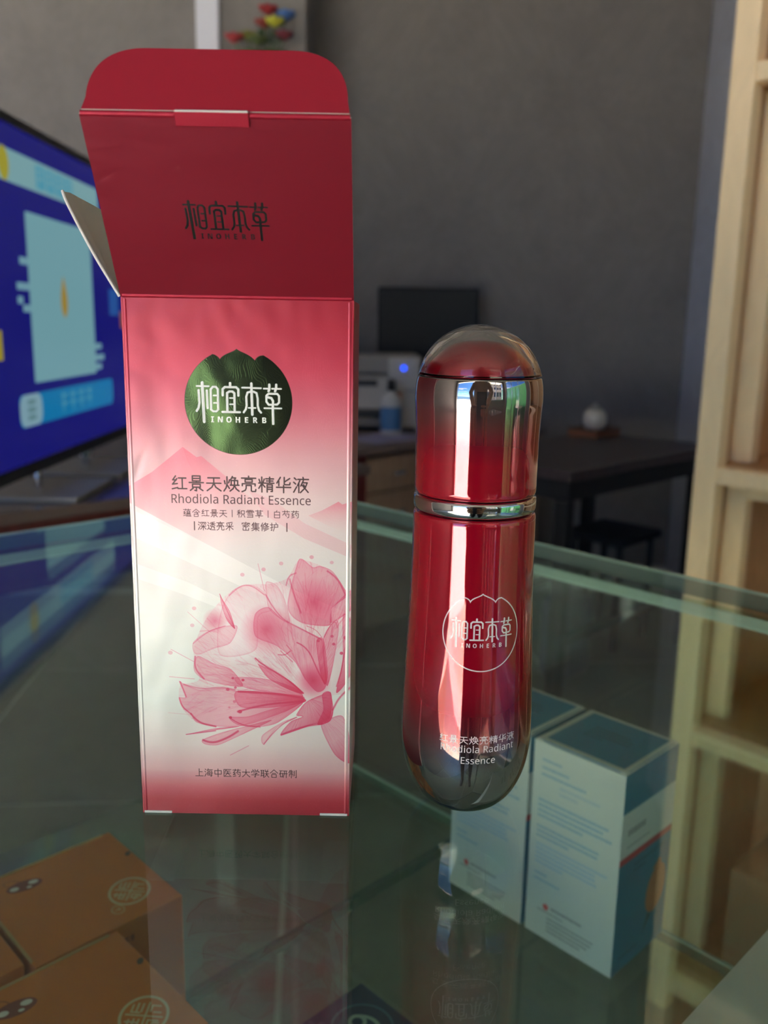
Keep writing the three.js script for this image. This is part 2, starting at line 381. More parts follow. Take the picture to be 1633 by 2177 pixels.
function openCurve(c, pts) {
  c.moveTo(...pts[0]);
  for (let i = 1; i < pts.length - 1; i++) c.quadraticCurveTo(pts[i][0], pts[i][1], (pts[i][0] + pts[i + 1][0]) / 2, (pts[i][1] + pts[i + 1][1]) / 2);
  c.lineTo(...pts[pts.length - 1]);
}
const pairs = (s) => { const n = s.split(' ').map(Number), o = []; for (let i = 0; i < n.length; i += 2) o.push([n[i], n[i + 1]]); return o; };
const PETALS = [
  ['450 720 500 480 600 340 740 300 860 370 910 500 800 560 780 820 620 890 470 880', 0.07], ['350 640 390 540 450 500 520 560 480 670 400 700', 0.34, 1], ['480 380 500 420 560 520 600 660 540 600 500 500', 0.3],
  ['250 860 250 780 350 700 480 650 620 640 560 780 420 830 300 880', 0.14],
  ['290 895 250 960 256 1030 330 1090 480 1130 660 1140 560 1000 430 960', 0.24], ['860 290 900 275 960 310 1020 420 1060 600 960 560 880 480', 0.12],
  ['120 1110 170 1240 118 1250 140 1330 210 1390 260 1460 420 1492 660 1480 1000 1360 1160 1270 1150 1215 800 1185 620 1185 500 1160 300 1180 160 1130', 0.26],
  ['600 1190 900 1190 1165 1235 1165 1275 900 1320 640 1320', 0.42], ['760 905 790 950 900 1000 1060 1090 1170 1195 1060 1170 900 1090 830 1020', 0.5],
  ['590 1075 650 1145 900 1195 1160 1225 1100 1150 900 1085 700 1065', 0.28], ['540 1410 600 1470 760 1492 950 1450 1165 1275 900 1335 700 1400', 0.34],
  ['305 1610 330 1650 440 1652 600 1580 900 1430 700 1480 480 1540', 0.3], ['165 1567 400 1528 620 1490 420 1508', 0.35], ['820 1560 830 1640 950 1490 1120 1400 1000 1440', 0.22],
  ['1160 1395 1110 1380 1190 1270 1320 1205 1400 1180 1412 1300 1380 1425 1250 1462 980 1557 1060 1440', 0.5], ['1330 1200 1395 1180 1425 1330 1395 1430 1290 1460 1340 1330', 0.65],
  ['1320 1470 1440 1720 1570 1790 1570 1600 1510 1390 1410 1400', 0.3], ['1040 470 1120 130 1160 85 1250 150 1310 140 1410 180 1500 300 1530 380 1410 480 1390 620 1150 600', 0.27],
  ['1100 330 1200 250 1320 270 1420 460 1360 620 1160 600', 0.42, 1], ['770 540 880 480 1000 580 1150 650 1300 720 1335 770 1365 1110 1290 1180 1190 1080 1100 930 950 800 770 720', 0.28],
  ['700 560 860 470 1000 620 1020 820 880 860 720 760', 0.4, 1], ['1335 740 1440 575 1465 660 1410 1000 1365 1120', 0.3], ['1500 540 1570 600 1575 1000 1450 1185 1500 900', 0.36],
  ['1150 960 1230 930 1350 1190 1290 1240 1200 1100', 0.6, 1], ['1280 760 1340 740 1375 1000 1360 1110 1320 1050', 0.4], ['1570 330 1420 470 1400 600 1570 480', 0.25],
];
const VEINS = [
  ['560 390 640 310 740 300 850 380', 12, 0.35], ['480 380 520 470 600 660', 9, 0.4], ['250 790 360 690 520 640', 10, 0.3], ['1030 300 1045 225 1110 200', 14, 0.4], ['1060 250 1100 400 1150 520', 18, 0.4],
  ['1370 180 1450 225 1520 370', 18, 0.5], ['980 1555 1150 1482 1330 1452', 20, 0.7], ['212 1385 262 1460 420 1492', 18, 0.75], ['310 1612 380 1645 520 1590 610 1530', 22, 0.75], ['830 1640 950 1482 1110 1400', 12, 0.5],
  ['540 1740 700 1655', 9, 0.3], ['620 1188 900 1198 1165 1232', 20, 0.75], ['612 1360 800 1298 1165 1262', 20, 0.7], ['768 905 830 962 1000 1050 1170 1192', 15, 0.75], ['1118 768 1205 800 1290 1000 1352 1112', 14, 0.6],
  ['1532 710 1505 950 1450 1130', 12, 0.6], ['60 842 250 942', 7, 0.3], ['210 530 380 682', 6, 0.25], ['800 130 850 350', 7, 0.3], ['20 1380 220 1395', 5, 0.2], ['40 1072 250 1088', 8, 0.3], ['118 1250 130 1320 212 1388', 14, 0.6],
  ['130 1115 175 1240', 16, 0.5], ['160 1135 300 1180 470 1150 590 1172', 16, 0.4], ['1575 1130 1480 1210 1420 1330', 20, 0.6], ['540 1412 620 1475 800 1490', 12, 0.6], ['165 1566 420 1530', 9, 0.7], ['262 900 246 990 330 1085', 18, 0.55],
  ['960 870 1010 880 1060 840', 12, 0.5], ['1030 790 1075 840', 10, 0.4], ['980 840 1080 930', 12, 0.4], ['1200 630 1270 650 1325 720', 7, 0.5], ['1345 720 1390 620 1440 582 1455 640', 7, 0.5], ['860 380 960 560 1130 640 1320 740', 14, 0.4],
];
const DOTS = [[55, 870, 20, 0.25], [265, 500, 18, 0.25], [245, 640, 18, 0.2], [670, 220, 18, 0.25], [845, 175, 18, 0.28], [990, 125, 18, 0.25], [1240, 70, 18, 0.3], [1405, 110, 16, 0.25], [660, 1090, 13, 0.8], [575, 1075, 12, 0.65], [595, 1155, 12, 0.6], [530, 1172, 15, 0.6], [585, 1275, 14, 0.4], [540, 1325, 10, 0.3], [630, 1360, 18, 0.8], [548, 1412, 14, 0.8], [1410, 710, 14, 0.5], [1425, 775, 14, 0.6], [1530, 720, 22, 0.7], [1490, 850, 15, 0.7], [1295, 750, 14, 0.5]];
let frontTex, frontRough, frontMetal, frontBump;
{
  const W = Math.round(56 * PX), Hh = Math.round(136.4 * PX);   // 896 x 2182 -> scaled to fit
  const S = 2048 / Hh, cv = canvas(Math.round(W * S), 2048), c = cv.getContext('2d'), k = PX * S;
  c.scale(k, k);                         // units are millimetres from here
  blend(c, INK, 0, 0, 56, 136.4);
  // mountains and mist bands, part of the printed picture
  const grad = (x0, y0, x1, y1, a, b) => { const g = c.createLinearGradient(x0, y0, x1, y1); g.addColorStop(0, a); g.addColorStop(1, b); return g; };
  const poly = (s, f) => { c.fillStyle = f; c.beginPath(); pairs(s).forEach(([x, y], i) => c[i ? 'lineTo' : 'moveTo'](x, y)); c.closePath(); c.fill(); };
  poly('13.8 36.1 17.2 38.6 18.4 38.3 24 43 29 47.5 36 52.5 56 63 56 78 0 52 0 46.2 6 42.5', grad(14, 36, 24, 66, 'rgba(214,92,112,.85)', 'rgba(228,205,200,0)'));
  poly('13.8 36.1 15 40 19 47 26 53 34 58 46 66 30 64 12 56 0 50 0 46.2 6 42.5', grad(14, 36, 20, 62, 'rgba(216,120,134,.5)', 'rgba(230,205,200,0)'));
  poly('30 46.8 36 49 44 55 56 60.5 56 64 44 59 34 53', 'rgba(214,130,142,.28)');
  poly('45 53 48.5 51.6 52.6 49.3 53.6 50 56 49.2 56 58 50 55.5', grad(52, 49, 52, 58, 'rgba(212,100,118,.75)', 'rgba(228,200,196,0)'));
  poly('0 50.5 12 57 40 72 56 79 56 83 30 73 0 59', 'rgba(238,232,226,.55)');
  poly('0 66 14 71 34 81 30 81 12 74 0 70', 'rgba(240,236,230,.45)');
  // the peony
  c.save();
  c.beginPath(); c.rect(0, 0, 56, 136.4); c.clip();
  c.translate(7.26, 61.5); c.scale(0.03113, 0.03305);
  {
    // the flower's soft mass with fine strokes running out from the calyx, then its pale petals
    const mass = pairs('250 860 300 700 380 560 500 420 620 330 760 295 900 290 1040 240 1120 110 1180 95 1360 160 1510 320 1580 380 1580 1110 1410 1210 1170 1270 940 1400 640 1490 280 1465 130 1320 130 1150 290 1090');
    c.fillStyle = 'rgba(220,84,118,.15)'; c.beginPath(); smooth(c, mass); c.closePath(); c.fill();
    c.save(); c.clip(); c.lineCap = 'round';
    for (let i = 0; i < 900; i++) {
      const t = Math.PI * (0.95 + 0.72 * rnd()), r0 = 150 + 950 * rnd(), l = 60 + 190 * rnd(), bend = (rnd() - 0.5) * 0.1, cx = 1230, cy = 1230;
      c.strokeStyle = `rgba(210,44,90,${0.03 + 0.13 * rnd() * (0.35 + 0.65 * Math.abs(Math.sin(t * 9)))})`; c.lineWidth = 3 + 9 * rnd();
      c.beginPath(); c.moveTo(cx + Math.cos(t) * r0, cy + Math.sin(t) * r0); c.quadraticCurveTo(cx + Math.cos(t + bend) * (r0 + l / 2), cy + Math.sin(t + bend) * (r0 + l / 2), cx + Math.cos(t + bend * 2) * (r0 + l), cy + Math.sin(t + bend * 2) * (r0 + l)); c.stroke();
    }
    for (const q of ['480 860 510 620 600 420 740 330 850 400 880 500 790 560 770 800 640 880', '440 700 560 660 700 640 780 720 760 860 620 920 480 900', '880 330 960 340 1030 460 1060 620 960 600 890 500', '1160 830 1230 850 1330 1080 1360 1165 1290 1130 1190 960']) {
      const p = pairs(q), mx = p.reduce((t, v) => t + v[0], 0) / p.length, my = p.reduce((t, v) => t + v[1], 0) / p.length, rad = Math.max(...p.map((v) => Math.hypot(v[0] - mx, v[1] - my)));
      const w = c.createRadialGradient(mx, my, 0, mx, my, rad); w.addColorStop(0, 'rgba(238,232,228,.85)'); w.addColorStop(0.6, 'rgba(238,232,228,.5)'); w.addColorStop(1, 'rgba(238,232,228,0)');
      c.fillStyle = w; c.beginPath(); c.arc(mx, my, rad, 0, 7); c.fill();
    }
    c.restore();
  }
  for (const [s, a0, soft] of PETALS) {
    const a = Math.min(0.85, a0 * 1.5);
    const p = pairs(s), xs = p.map((q) => q[0]), ys = p.map((q) => q[1]);
    const g = c.createLinearGradient(Math.min(...xs), Math.min(...ys), Math.max(...xs), Math.max(...ys));
    g.addColorStop(0, `rgba(220,72,108,${a * 0.75})`); g.addColorStop(0.5, `rgba(214,52,92,${a * 0.6})`); g.addColorStop(1, `rgba(206,24,68,${Math.min(1, a * 1.25)})`);
    if (soft) {                          // a wash of colour without an outline
      const mx = (Math.min(...xs) + Math.max(...xs)) / 2, my = (Math.min(...ys) + Math.max(...ys)) / 2, rad = Math.max(...xs.map((x, i) => Math.hypot(x - mx, ys[i] - my)));
      const w = c.createRadialGradient(mx, my, 0, mx, my, rad); w.addColorStop(0, `rgba(208,36,80,${a})`); w.addColorStop(0.55, `rgba(212,48,90,${a * 0.5})`); w.addColorStop(1, 'rgba(216,60,100,0)');
      c.fillStyle = w; c.beginPath(); c.arc(mx, my, rad, 0, 7); c.fill(); continue;
    }
    c.fillStyle = g; c.beginPath(); smooth(c, p); c.closePath(); c.fill();
    // fine feathering inside the petal
    c.save(); c.clip(); c.lineWidth = 2.2;
    const cx = 1200, cy = 1230, bx0 = Math.min(...xs), bx1 = Math.max(...xs), by0 = Math.min(...ys), by1 = Math.max(...ys);
    for (let i = 0; i < 90; i++) {
      const x = bx0 + rnd() * (bx1 - bx0), y = by0 + rnd() * (by1 - by0), dx = cx - x, dy = cy - y, l = 60 + rnd() * 160, n = Math.hypot(dx, dy) + 1;
      c.strokeStyle = `rgba(206,34,80,${Math.min(0.5, (a + 0.1) * 0.42 * rnd())})`; c.beginPath(); c.moveTo(x, y); c.quadraticCurveTo(x + dx / n * l * 0.5 + 8, y + dy / n * l * 0.5, x + dx / n * l, y + dy / n * l); c.stroke();
    }
    c.lineWidth = 9; c.strokeStyle = `rgba(208,40,86,${0.10 + a * 0.3})`; c.beginPath(); smooth(c, p); c.closePath(); c.stroke();
    c.lineWidth = 26; c.strokeStyle = `rgba(214,60,100,${0.05 + a * 0.14})`; c.stroke();
    c.restore();
  }
  c.lineCap = 'round';
  for (const [s, w, a] of VEINS) {       // brush strokes swelling in the middle
    const p = pairs(s);
    for (const f of [1, 0.6, 0.3]) { c.strokeStyle = `rgba(205,26,72,${a * 0.45})`; c.lineWidth = w * f; c.beginPath(); openCurve(c, p); c.stroke(); }
  }
  for (const [x, y, r, a] of DOTS) { c.fillStyle = `rgba(206,32,78,${a})`; c.beginPath(); c.ellipse(x, y, r, r * 0.85, 0, 0, 7); c.fill(); }
  c.restore();
  // halftone grain of the print
  c.fillStyle = 'rgba(255,255,255,.05)';
  for (let i = 0; i < 5200; i++) { c.beginPath(); c.arc(rnd() * 56, rnd() * 136, 0.06 + rnd() * 0.07, 0, 7); c.fill(); }
  // emblem
  const emb = (q) => { q.save(); q.translate(27.86 - 797 * 0.01845, 24.8 - 835 * 0.01812 + 0.0); q.scale(0.01845, 0.01812); };
  emb(c); c.fillStyle = '#2e4026'; emblemPath(c); c.fill(); c.strokeStyle = '#3a1a16'; c.lineWidth = 5; c.stroke();
  c.fillStyle = c.strokeStyle = '#eceae2'; emblemText(c);
  c.restore();
  c.strokeStyle = c.fillStyle = '#2f0d10';
  line(c, '红景天焕亮精华液', 10.4, 45.4, 43.1, 4.2, 0.34);
  c.fillStyle = '#401a1e'; latin(c, 'Rhodiola Radiant Essence', 10.3, 45.8, 50.3, 3.2);
  c.strokeStyle = '#401a1e'; line(c, '蕴含红景天|积雪草|白芍药', 13.3, 42.8, 51.75, 2.1, 0.15);
  line(c, '深透亮采', 17.0, 26.2, 54.95, 2.3, 0.17);
  line(c, '密集修护', 28.0, 37.6, 54.95, 2.3, 0.17);
  c.lineWidth = 0.26; for (const x of [16.2, 39.6]) { c.beginPath(); c.moveTo(x, 55.1); c.lineTo(x, 57.2); c.stroke(); }
  line(c, '上海中医药大学联合研制', 14.4, 42.0, 123.0, 2.45, 0.17);
  frontTex = tex(cv);
  // the emblem's field is metal foil, the rest pearl board: roughness in green, metalness in blue
  const mv = canvas(Math.round(W * S / 2), 1024), m = mv.getContext('2d');
  m.scale(k / 2, k / 2);
  m.fillStyle = 'rgb(0,108,62)'; m.fillRect(0, 0, 56, 136.4);
  m.save(); m.translate(27.86 - 797 * 0.01845, 24.8 - 835 * 0.01812); m.scale(0.01845, 0.01812);
  m.fillStyle = 'rgb(0,40,255)'; emblemPath(m); m.fill();
  m.strokeStyle = m.fillStyle = 'rgb(0,150,0)'; emblemText(m); m.restore();
  frontRough = frontMetal = tex(mv, false);
  const bv = canvas(512, 1024), b = bv.getContext('2d'), im = b.createImageData(512, 1024);
  for (let y = 0; y < 1024; y++) for (let x = 0; x < 512; x++) {
    const u = x / 512, v = y / 1024, left = Math.exp(-u * 2.2), o = (y * 512 + x) * 4;
    // dents in the board: broad waves, sharper near the left edge and the top where it was handled
    let h = 0.5 + 0.2 * noise.noise(u * 2.2, v * 4.5, 3.1) + 0.14 * left * noise.noise(u * 7, v * 9, 8.3) + 0.05 * noise.noise(u * 12, v * 24, 1.2) * (left + Math.exp(-v * 9));
    h -= 0.10 * Math.exp(-(((u - 0.05 - (v - 0.3) * -0.9) / 0.02) ** 2)) * Math.exp(-(((v - 0.31) / 0.03) ** 2));
    im.data[o] = im.data[o + 1] = im.data[o + 2] = 255 * Math.max(0, Math.min(1, h)); im.data[o + 3] = 255;
  }
  b.putImageData(im, 0, 0);
  frontBump = tex(bv, false);
}
{
  const { w, h, d, t } = BOX;
  const root = thing('cosmetics_carton', 'open red and white pearl carton with a peony print and raised lid', 'carton', [-0.0361, G, -0.218]);
  const front = phys({ map: frontTex, roughness: 1, metalness: 1, roughnessMap: frontRough, metalnessMap: frontMetal, bumpMap: frontBump, bumpScale: 0.0016, clearcoat: 0.22, clearcoatRoughness: 0.25 });
  // plain side print: the same ink without the picture
  const sv = canvas(64, 1024), sc = sv.getContext('2d'); blend(sc, INK, 0, 0, 64, 1024);
  const side = phys({ map: tex(sv), roughness: 0.4, metalness: 0.35, clearcoat: 0.35, clearcoatRoughness: 0.28 });
  const inkRed = phys({ color: 0xa81430, roughness: 0.45, metalness: 0.45, clearcoat: 0.1, clearcoatRoughness: 0.3, bumpMap: plasterBump, bumpScale: 0.00008 });
  const sheet = (face) => [M.paper, M.paper, M.paper, M.paper, face, M.board];
  // the panels are thin boards; the printed face is +z of each
  part('front_panel', bx(w, h, t), sheet(front), root, [0, h / 2, -t / 2]);
  part('side_panel', bx(d - 2 * t, h, t), sheet(side), root, [-w / 2 + t / 2, h / 2, -d / 2], [0, -Math.PI / 2, 0]);
  part('side_panel', bx(d - 2 * t, h, t), sheet(side), root, [w / 2 - t / 2, h / 2, -d / 2], [0, Math.PI / 2, 0]);
  part('back_panel', bx(w, h, t), sheet(side), root, [0, h / 2, -d + t / 2], [0, Math.PI, 0]);
  // rounded creases where the board folds
  for (const sx of [-1, 1]) part('crease', new THREE.CylinderGeometry(0.0011, 0.0011, h - 0.001, 14, 1, true), side, root, [sx * (w / 2 - 0.0009), h / 2, -0.0010]);
  part('bottom_panel', bx(w - 0.002, t, d - 0.002), M.board, root, [0, 0.0008, -d / 2]);
  for (const sx of [-1, 1]) part('bottom_flap', rb(0.0075, 0.0007, 0.02, 0.0002, 1), M.paper, root, [sx * (w / 2 - 0.0042), 0.00036, -0.0098]);
  // lid leaning forward from the front panel's upper edge
  const lean = Math.atan2(0.0236, 0.0359), LL = 0.043;
  const lid = new THREE.Group(); lid.name = 'lid'; lid.position.set(0, h, -t / 2); lid.rotation.x = lean; root.add(lid);
  const lv = canvas(896, 688), lc = lv.getContext('2d'); lc.scale(16, 16);   // 56 x 43 mm
  lc.fillStyle = '#8c1027'; lc.fillRect(0, 0, 56, 43);
  const lm = canvas(896, 688), lr = lm.getContext('2d'); lr.scale(16, 16);
  lr.fillStyle = 'rgb(0,100,90)'; lr.fillRect(0, 0, 56, 43);
  for (const [q, col] of [[lc, '#47554d'], [lr, 'rgb(0,70,255)']]) {
    q.save(); q.translate(18.4 - 240 * 0.0166, 43 - 24.6 - 570 * 0.0166); q.scale(0.0166, 0.0166); q.strokeStyle = q.fillStyle = col; emblemText(q); q.restore();
  }
  const lidMat = phys({ map: tex(lv), roughness: 1, metalness: 1, roughnessMap: tex(lm, false), metalnessMap: null, clearcoat: 0.35, clearcoatRoughness: 0.3, bumpMap: frontBump, bumpScale: 0.0005 });
  lidMat.metalnessMap = lidMat.roughnessMap;
  part('lid_panel', bx(w, LL, t), sheet(lidMat), lid, [0, LL / 2, 0]);
  part('crease', new THREE.CylinderGeometry(0.0007, 0.0007, w - 0.001, 12, 1).rotateZ(Math.PI / 2), inkRed, lid, [0, 0.0004, -0.0002]);
  part('crease', new THREE.CylinderGeometry(0.0006, 0.0006, w - 0.0005, 12, 1).rotateZ(Math.PI / 2), inkRed, lid, [0, LL, -0.0001]);
  // tuck flap with rounded corners, folded back from the lid
  const fs = new THREE.Shape(), fl = 0.0152, fw = w / 2 - 0.0004, r = 0.0125;
  fs.moveTo(-fw, 0.0006); fs.lineTo(-fw + 0.0007, 0.0035); fs.bezierCurveTo(-fw + 0.0006, fl - 0.004, -fw + 0.005, fl, -fw + r, fl);
  fs.lineTo(fw - r, fl); fs.bezierCurveTo(fw - 0.005, fl, fw - 0.0006, fl - 0.004, fw - 0.0004, 0.0035); fs.lineTo(fw, 0.0006); fs.closePath();
  const fg = new THREE.ExtrudeGeometry(fs, { depth: 0.00045, bevelEnabled: false, curveSegments: 20 });
  const flap = part('tuck_flap', fg, [inkRed, M.paper], lid, [0, LL, -0.00022], [-lean - 0.42, 0, 0]);
  // the slit tab that stands proud of the fold
  part('slit_tab', rb(0.0154, 0.0030, 0.0005, 0.0002, 1), inkRed, lid, [-0.0007, LL - 0.0006, 0.0005], [0.02, 0, 0]);
  part('slit_edge', rb(0.0150, 0.00028, 0.0006, 0.0001, 1), M.paper, lid, [-0.0007, LL + 0.0010, 0.0004]);
  // left dust flap, opened outwards, white inside
  const dust = (pts, name) => {
    const g = new THREE.BufferGeometry(), n = pts.length, P = pts.map((p) => new THREE.Vector3(...p));
    const nrm = new THREE.Vector3().subVectors(P[1], P[0]).cross(new THREE.Vector3().subVectors(P[2], P[0])).normalize().multiplyScalar(t);
    const pos = [], idx = []; for (const p of P) pos.push(...p.toArray()); for (const p of P) pos.push(...p.clone().add(nrm).toArray());
    for (let i = 1; i < n - 1; i++) { idx.push(0, i + 1, i); idx.push(n, n + i, n + i + 1); }
    for (let i = 0; i < n; i++) { const j = (i + 1) % n; idx.push(i, j, n + j, i, n + j, n + i); }
    g.setAttribute('position', new THREE.Float32BufferAttribute(pos, 3)); g.setIndex(idx);
    const ng = g.toNonIndexed(); ng.computeVertexNormals();
    return part(name, ng, M.board, root);
  };
  const hw = w / 2;
  dust([[-hw, h, -0.001], [-hw - 0.0060, h + 0.0100, -0.0002], [-hw - 0.0116, h + 0.0216, 0.0002], [-hw - 0.0126, h + 0.0238, -0.0010], [-hw - 0.0122, h + 0.0240, -0.004], [-hw - 0.0115, h + 0.0225, -0.030], [-hw - 0.002, h + 0.004, -d + 0.001], [-hw, h, -d + 0.001]], 'dust_flap');
  part('dust_flap_edge', new THREE.TubeGeometry(new THREE.CatmullRomCurve3([[-hw - 0.0003, h, -0.0002], [-hw - 0.0060, h + 0.0100, 0.0002], [-hw - 0.0116, h + 0.0216, 0.0006], [-hw - 0.0127, h + 0.0239, -0.0004]].map((p) => new THREE.Vector3(...p))), 24, 0.00036, 6), M.paper, root);
  dust([[hw - 0.001, h, -d + 0.002], [hw - 0.008, h - 0.016, -d + 0.004], [hw - 0.008, h - 0.016, -0.006], [hw - 0.001, h, -0.004]], 'dust_flap');   // folded into the carton
}

// ------------------------------------------------------------------ the bottle
{
  const AXIS = [0.0238, -0.2285], root = thing('serum_bottle', 'glossy red and silver lacquered serum bottle with a clear domed cap', 'bottle', [AXIS[0], G, AXIS[1]]);
  const resample = (pts, n) => {         // smooth profile through (radius, height) knots
    const c = new THREE.CatmullRomCurve3(pts.map(([r, y]) => new THREE.Vector3(r, y, 0)), false, 'centripetal');
    return c.getSpacedPoints(n).map((p) => [Math.max(0, p.x), p.y]);
  };
  const heightUV = (g, y0, y1) => { const p = g.attributes.position, uv = g.attributes.uv; for (let i = 0; i < p.count; i++) uv.setY(i, (p.getY(i) - y0) / (y1 - y0)); return g; };
  // --- body
  const bodyKnots = [[0, 0.0004], [0.0045, 0.0001], [0.0064, 0.0002], [0.0092, 0.0012], [0.0118, 0.0030], [0.0139, 0.0056], [0.0156, 0.0090], [0.0168, 0.0126], [0.0176, 0.0169], [0.01792, 0.0213], [0.01785, 0.0265], [0.0174, 0.0382], [0.01672, 0.0546], [0.01625, 0.0690], [0.01612, 0.0800], [0.0161, 0.0822]];
  const bodyTop = [[0.0161, 0.0822], [0.01602, 0.0830], [0.0157, 0.0835], [0.0148, 0.0837], [0.0142, 0.0837]];
  const BW = 2048, BH = 1638, HT = 0.0837, cv = canvas(BW, BH), c = cv.getContext('2d'), mv = canvas(BW, BH), m = mv.getContext('2d');
  // lacquer: red dye that runs out into bare silver near the foot
  const Y = (mm) => BH * (1 - mm / (HT * 1000));
  const dye = c.createLinearGradient(0, 0, 0, BH);
  for (const [mm, col] of [[83.7, '#bd0e2a'], [46, '#bb0f2b'], [34, '#ac182f'], [27, '#a54a52'], [21.5, '#a3868a'], [17, '#a3a0a1'], [0, '#9fa0a1']]) dye.addColorStop(1 - mm / (HT * 1000), col);
  c.fillStyle = dye; c.fillRect(0, 0, BW, BH);
  const bare = m.createLinearGradient(0, 0, 0, BH);   // thick lacquer is less metallic than the bare plating
  for (const [mm, col] of [[83.7, 'rgb(0,10,105)'], [40, 'rgb(0,10,105)'], [22, 'rgb(0,10,240)'], [0, 'rgb(0,10,250)']]) bare.addColorStop(1 - mm / (HT * 1000), col);
  m.fillStyle = bare; m.fillRect(0, 0, BW, BH);
  // print placed by arc length; three.js lathes start at +z and turn towards +x
  const pxMM = BW / (2 * Math.PI * 16.6), cx = BW * 0.5 + 5.4 / 360 * BW;
  const draw = (q, ink) => {
    q.strokeStyle = q.fillStyle = ink;
    q.save(); q.translate(cx, Y(55.2)); q.scale(pxMM * 0.0142, BH / (HT * 1000) * 0.0142); q.translate(-797, -835);
    emblemPath(q); q.lineWidth = 22; q.stroke();
    q.translate(797, 835); q.scale(1.0, 1.0); q.translate(-797, -835); emblemText(q);
    q.restore();
    q.save(); q.translate(cx, 0); q.scale(pxMM, BH / (HT * 1000));
    const y = (mm) => HT * 1000 - mm;
    line(q, '红景天焕亮精华液', -9.8, 9.8, y(27.6), 2.3, 0.2);
    latin(q, 'Rhodiola Radiant', -9.5, 9.5, y(22.6), 2.6);
    latin(q, 'Essence', -4.4, 4.4, y(19.4), 2.6);
    q.restore();
  };
  draw(c, '#e9dede'); draw(m, 'rgb(0,120,0)');
  const fix = (t) => { t.wrapS = THREE.RepeatWrapping; t.offset.x = 0.5; return t; };
  const mt = fix(tex(mv, false));
  const lacquer = phys({ map: fix(tex(cv)), roughness: 1, metalness: 1, roughnessMap: mt, metalnessMap: mt, ior: 1.65, clearcoat: 1, clearcoatRoughness: 0.01 });
  const body = part('body', heightUV(lathe([...resample(bodyKnots, 120), ...bodyTop.slice(1)], 160), 0, HT), lacquer, root);
  // --- chrome collar
  part('collar', lathe([[0.0138, 0.0836], [0.0152, 0.0840], [0.0158, 0.0844], [0.01603, 0.0852], [0.01607, 0.0862], [0.01603, 0.0872], [0.0159, 0.0878], [0.0150, 0.0882], [0.0138, 0.0884]], 128), M.chrome, root);
  // --- cap: mirror shell, silver at the shoulder running down into the red
  const capKnots = [[0.0146, 0.0884], [0.0155, 0.0885], [0.01582, 0.0892], [0.01588, 0.0938], [0.01598, 0.1040], [0.01622, 0.1098], [0.01638, 0.1122], [0.01636, 0.1145], [0.01620, 0.1164], [0.01592, 0.1178], [0.01575, 0.1184]];
  const kv = canvas(32, 1024), kc = kv.getContext('2d'), kg = kc.createLinearGradient(0, 0, 0, 1024);
  for (const [k, col] of [[0, '#a9a5a5'], [0.2, '#a99b9b'], [0.38, '#a6605f'], [0.55, '#aa2236'], [0.7, '#b90f2a'], [1, '#bb0d29']]) kg.addColorStop(k, col);
  kc.fillStyle = kg; kc.fillRect(0, 0, 32, 1024);
  const kmv = canvas(32, 1024), km = kmv.getContext('2d'), kmg = km.createLinearGradient(0, 0, 0, 1024);
  for (const [k, col] of [[0, 'rgb(0,10,250)'], [0.3, 'rgb(0,10,230)'], [0.7, 'rgb(0,10,110)'], [1, 'rgb(0,10,105)']]) kmg.addColorStop(k, col);
  km.fillStyle = kmg; km.fillRect(0, 0, 32, 1024);
  const kmt = tex(kmv, false);
  const capMat = phys({ map: tex(kv), roughness: 1, metalness: 1, roughnessMap: kmt, metalnessMap: kmt, ior: 1.65, clearcoat: 1, clearcoatRoughness: 0.01 });
  const cap = part('cap', heightUV(lathe([...resample(capKnots, 70), [0.0150, 0.1185], [0.0, 0.1185]], 160), 0.0884, 0.1185), capMat, root);
  // inner dome under the clear one
  const satin = phys({ color: 0xa80f28, roughness: 0.32, metalness: 0.75, clearcoat: 0.4, clearcoatRoughness: 0.2 });
  part('inner_dome', lathe(resample([[0.0138, 0.1186], [0.0136, 0.1198], [0.0124, 0.1222], [0.0100, 0.1248], [0.0066, 0.1268], [0.0032, 0.1277], [0, 0.1279]], 40), 96), satin, cap);
  // clear dome: a solid shell of acrylic, outer skin then inner skin
  const outer = resample([[0.0158, 0.1188], [0.0156, 0.1196], [0.0147, 0.1220], [0.0134, 0.1244], [0.0119, 0.1263], [0.0098, 0.1282], [0.0081, 0.1293], [0.0056, 0.1304], [0.0028, 0.1312], [0, 0.1314]], 60);
  const inner = resample([[0, 0.1300], [0.0028, 0.1297], [0.0064, 0.1286], [0.0098, 0.1266], [0.0124, 0.1240], [0.0141, 0.1212], [0.0147, 0.1188]], 50);
  part('clear_dome', lathe([...outer, ...inner, outer[0]], 128), phys({ color: 0xffffff, roughness: 0.0, transmission: 1, thickness: 0.002, ior: 1.49 }), cap);
}

// ------------------------------------------------------------------ goods on the glass shelf
// small rows of marks too blurred to read in the photograph
function scribble(c, x, y, w, h, rows, col, fill = 0.8) {
  c.fillStyle = col;
  for (let r = 0; r < rows; r++) {
    const yy = y + (h / rows) * r, rh = (h / rows) * 0.55;
    let xx = x; const end = x + w * (r === rows - 1 ? 0.35 + 0.4 * rnd() : fill + (1 - fill) * rnd());
    while (xx < end) { const cw = rh * (0.8 + 0.25 * rnd()); for (let k = 0; k < 3; k++) c.fillRect(xx + cw * 0.1, yy + rh * (k / 3), cw * 0.75, rh * 0.16); c.fillRect(xx + cw * (0.2 + 0.5 * rnd()), yy, cw * 0.14, rh); xx += cw; }
  }
}
function paintedBox(root, x0, x1, y0, y1, z0, z1, faces, name = 'box_body') {
  // faces: [+x, -x, +y, -y, +z, -z]
  return part(name, span(x0, x1, y0, y1, z0, z1), faces, root);
}
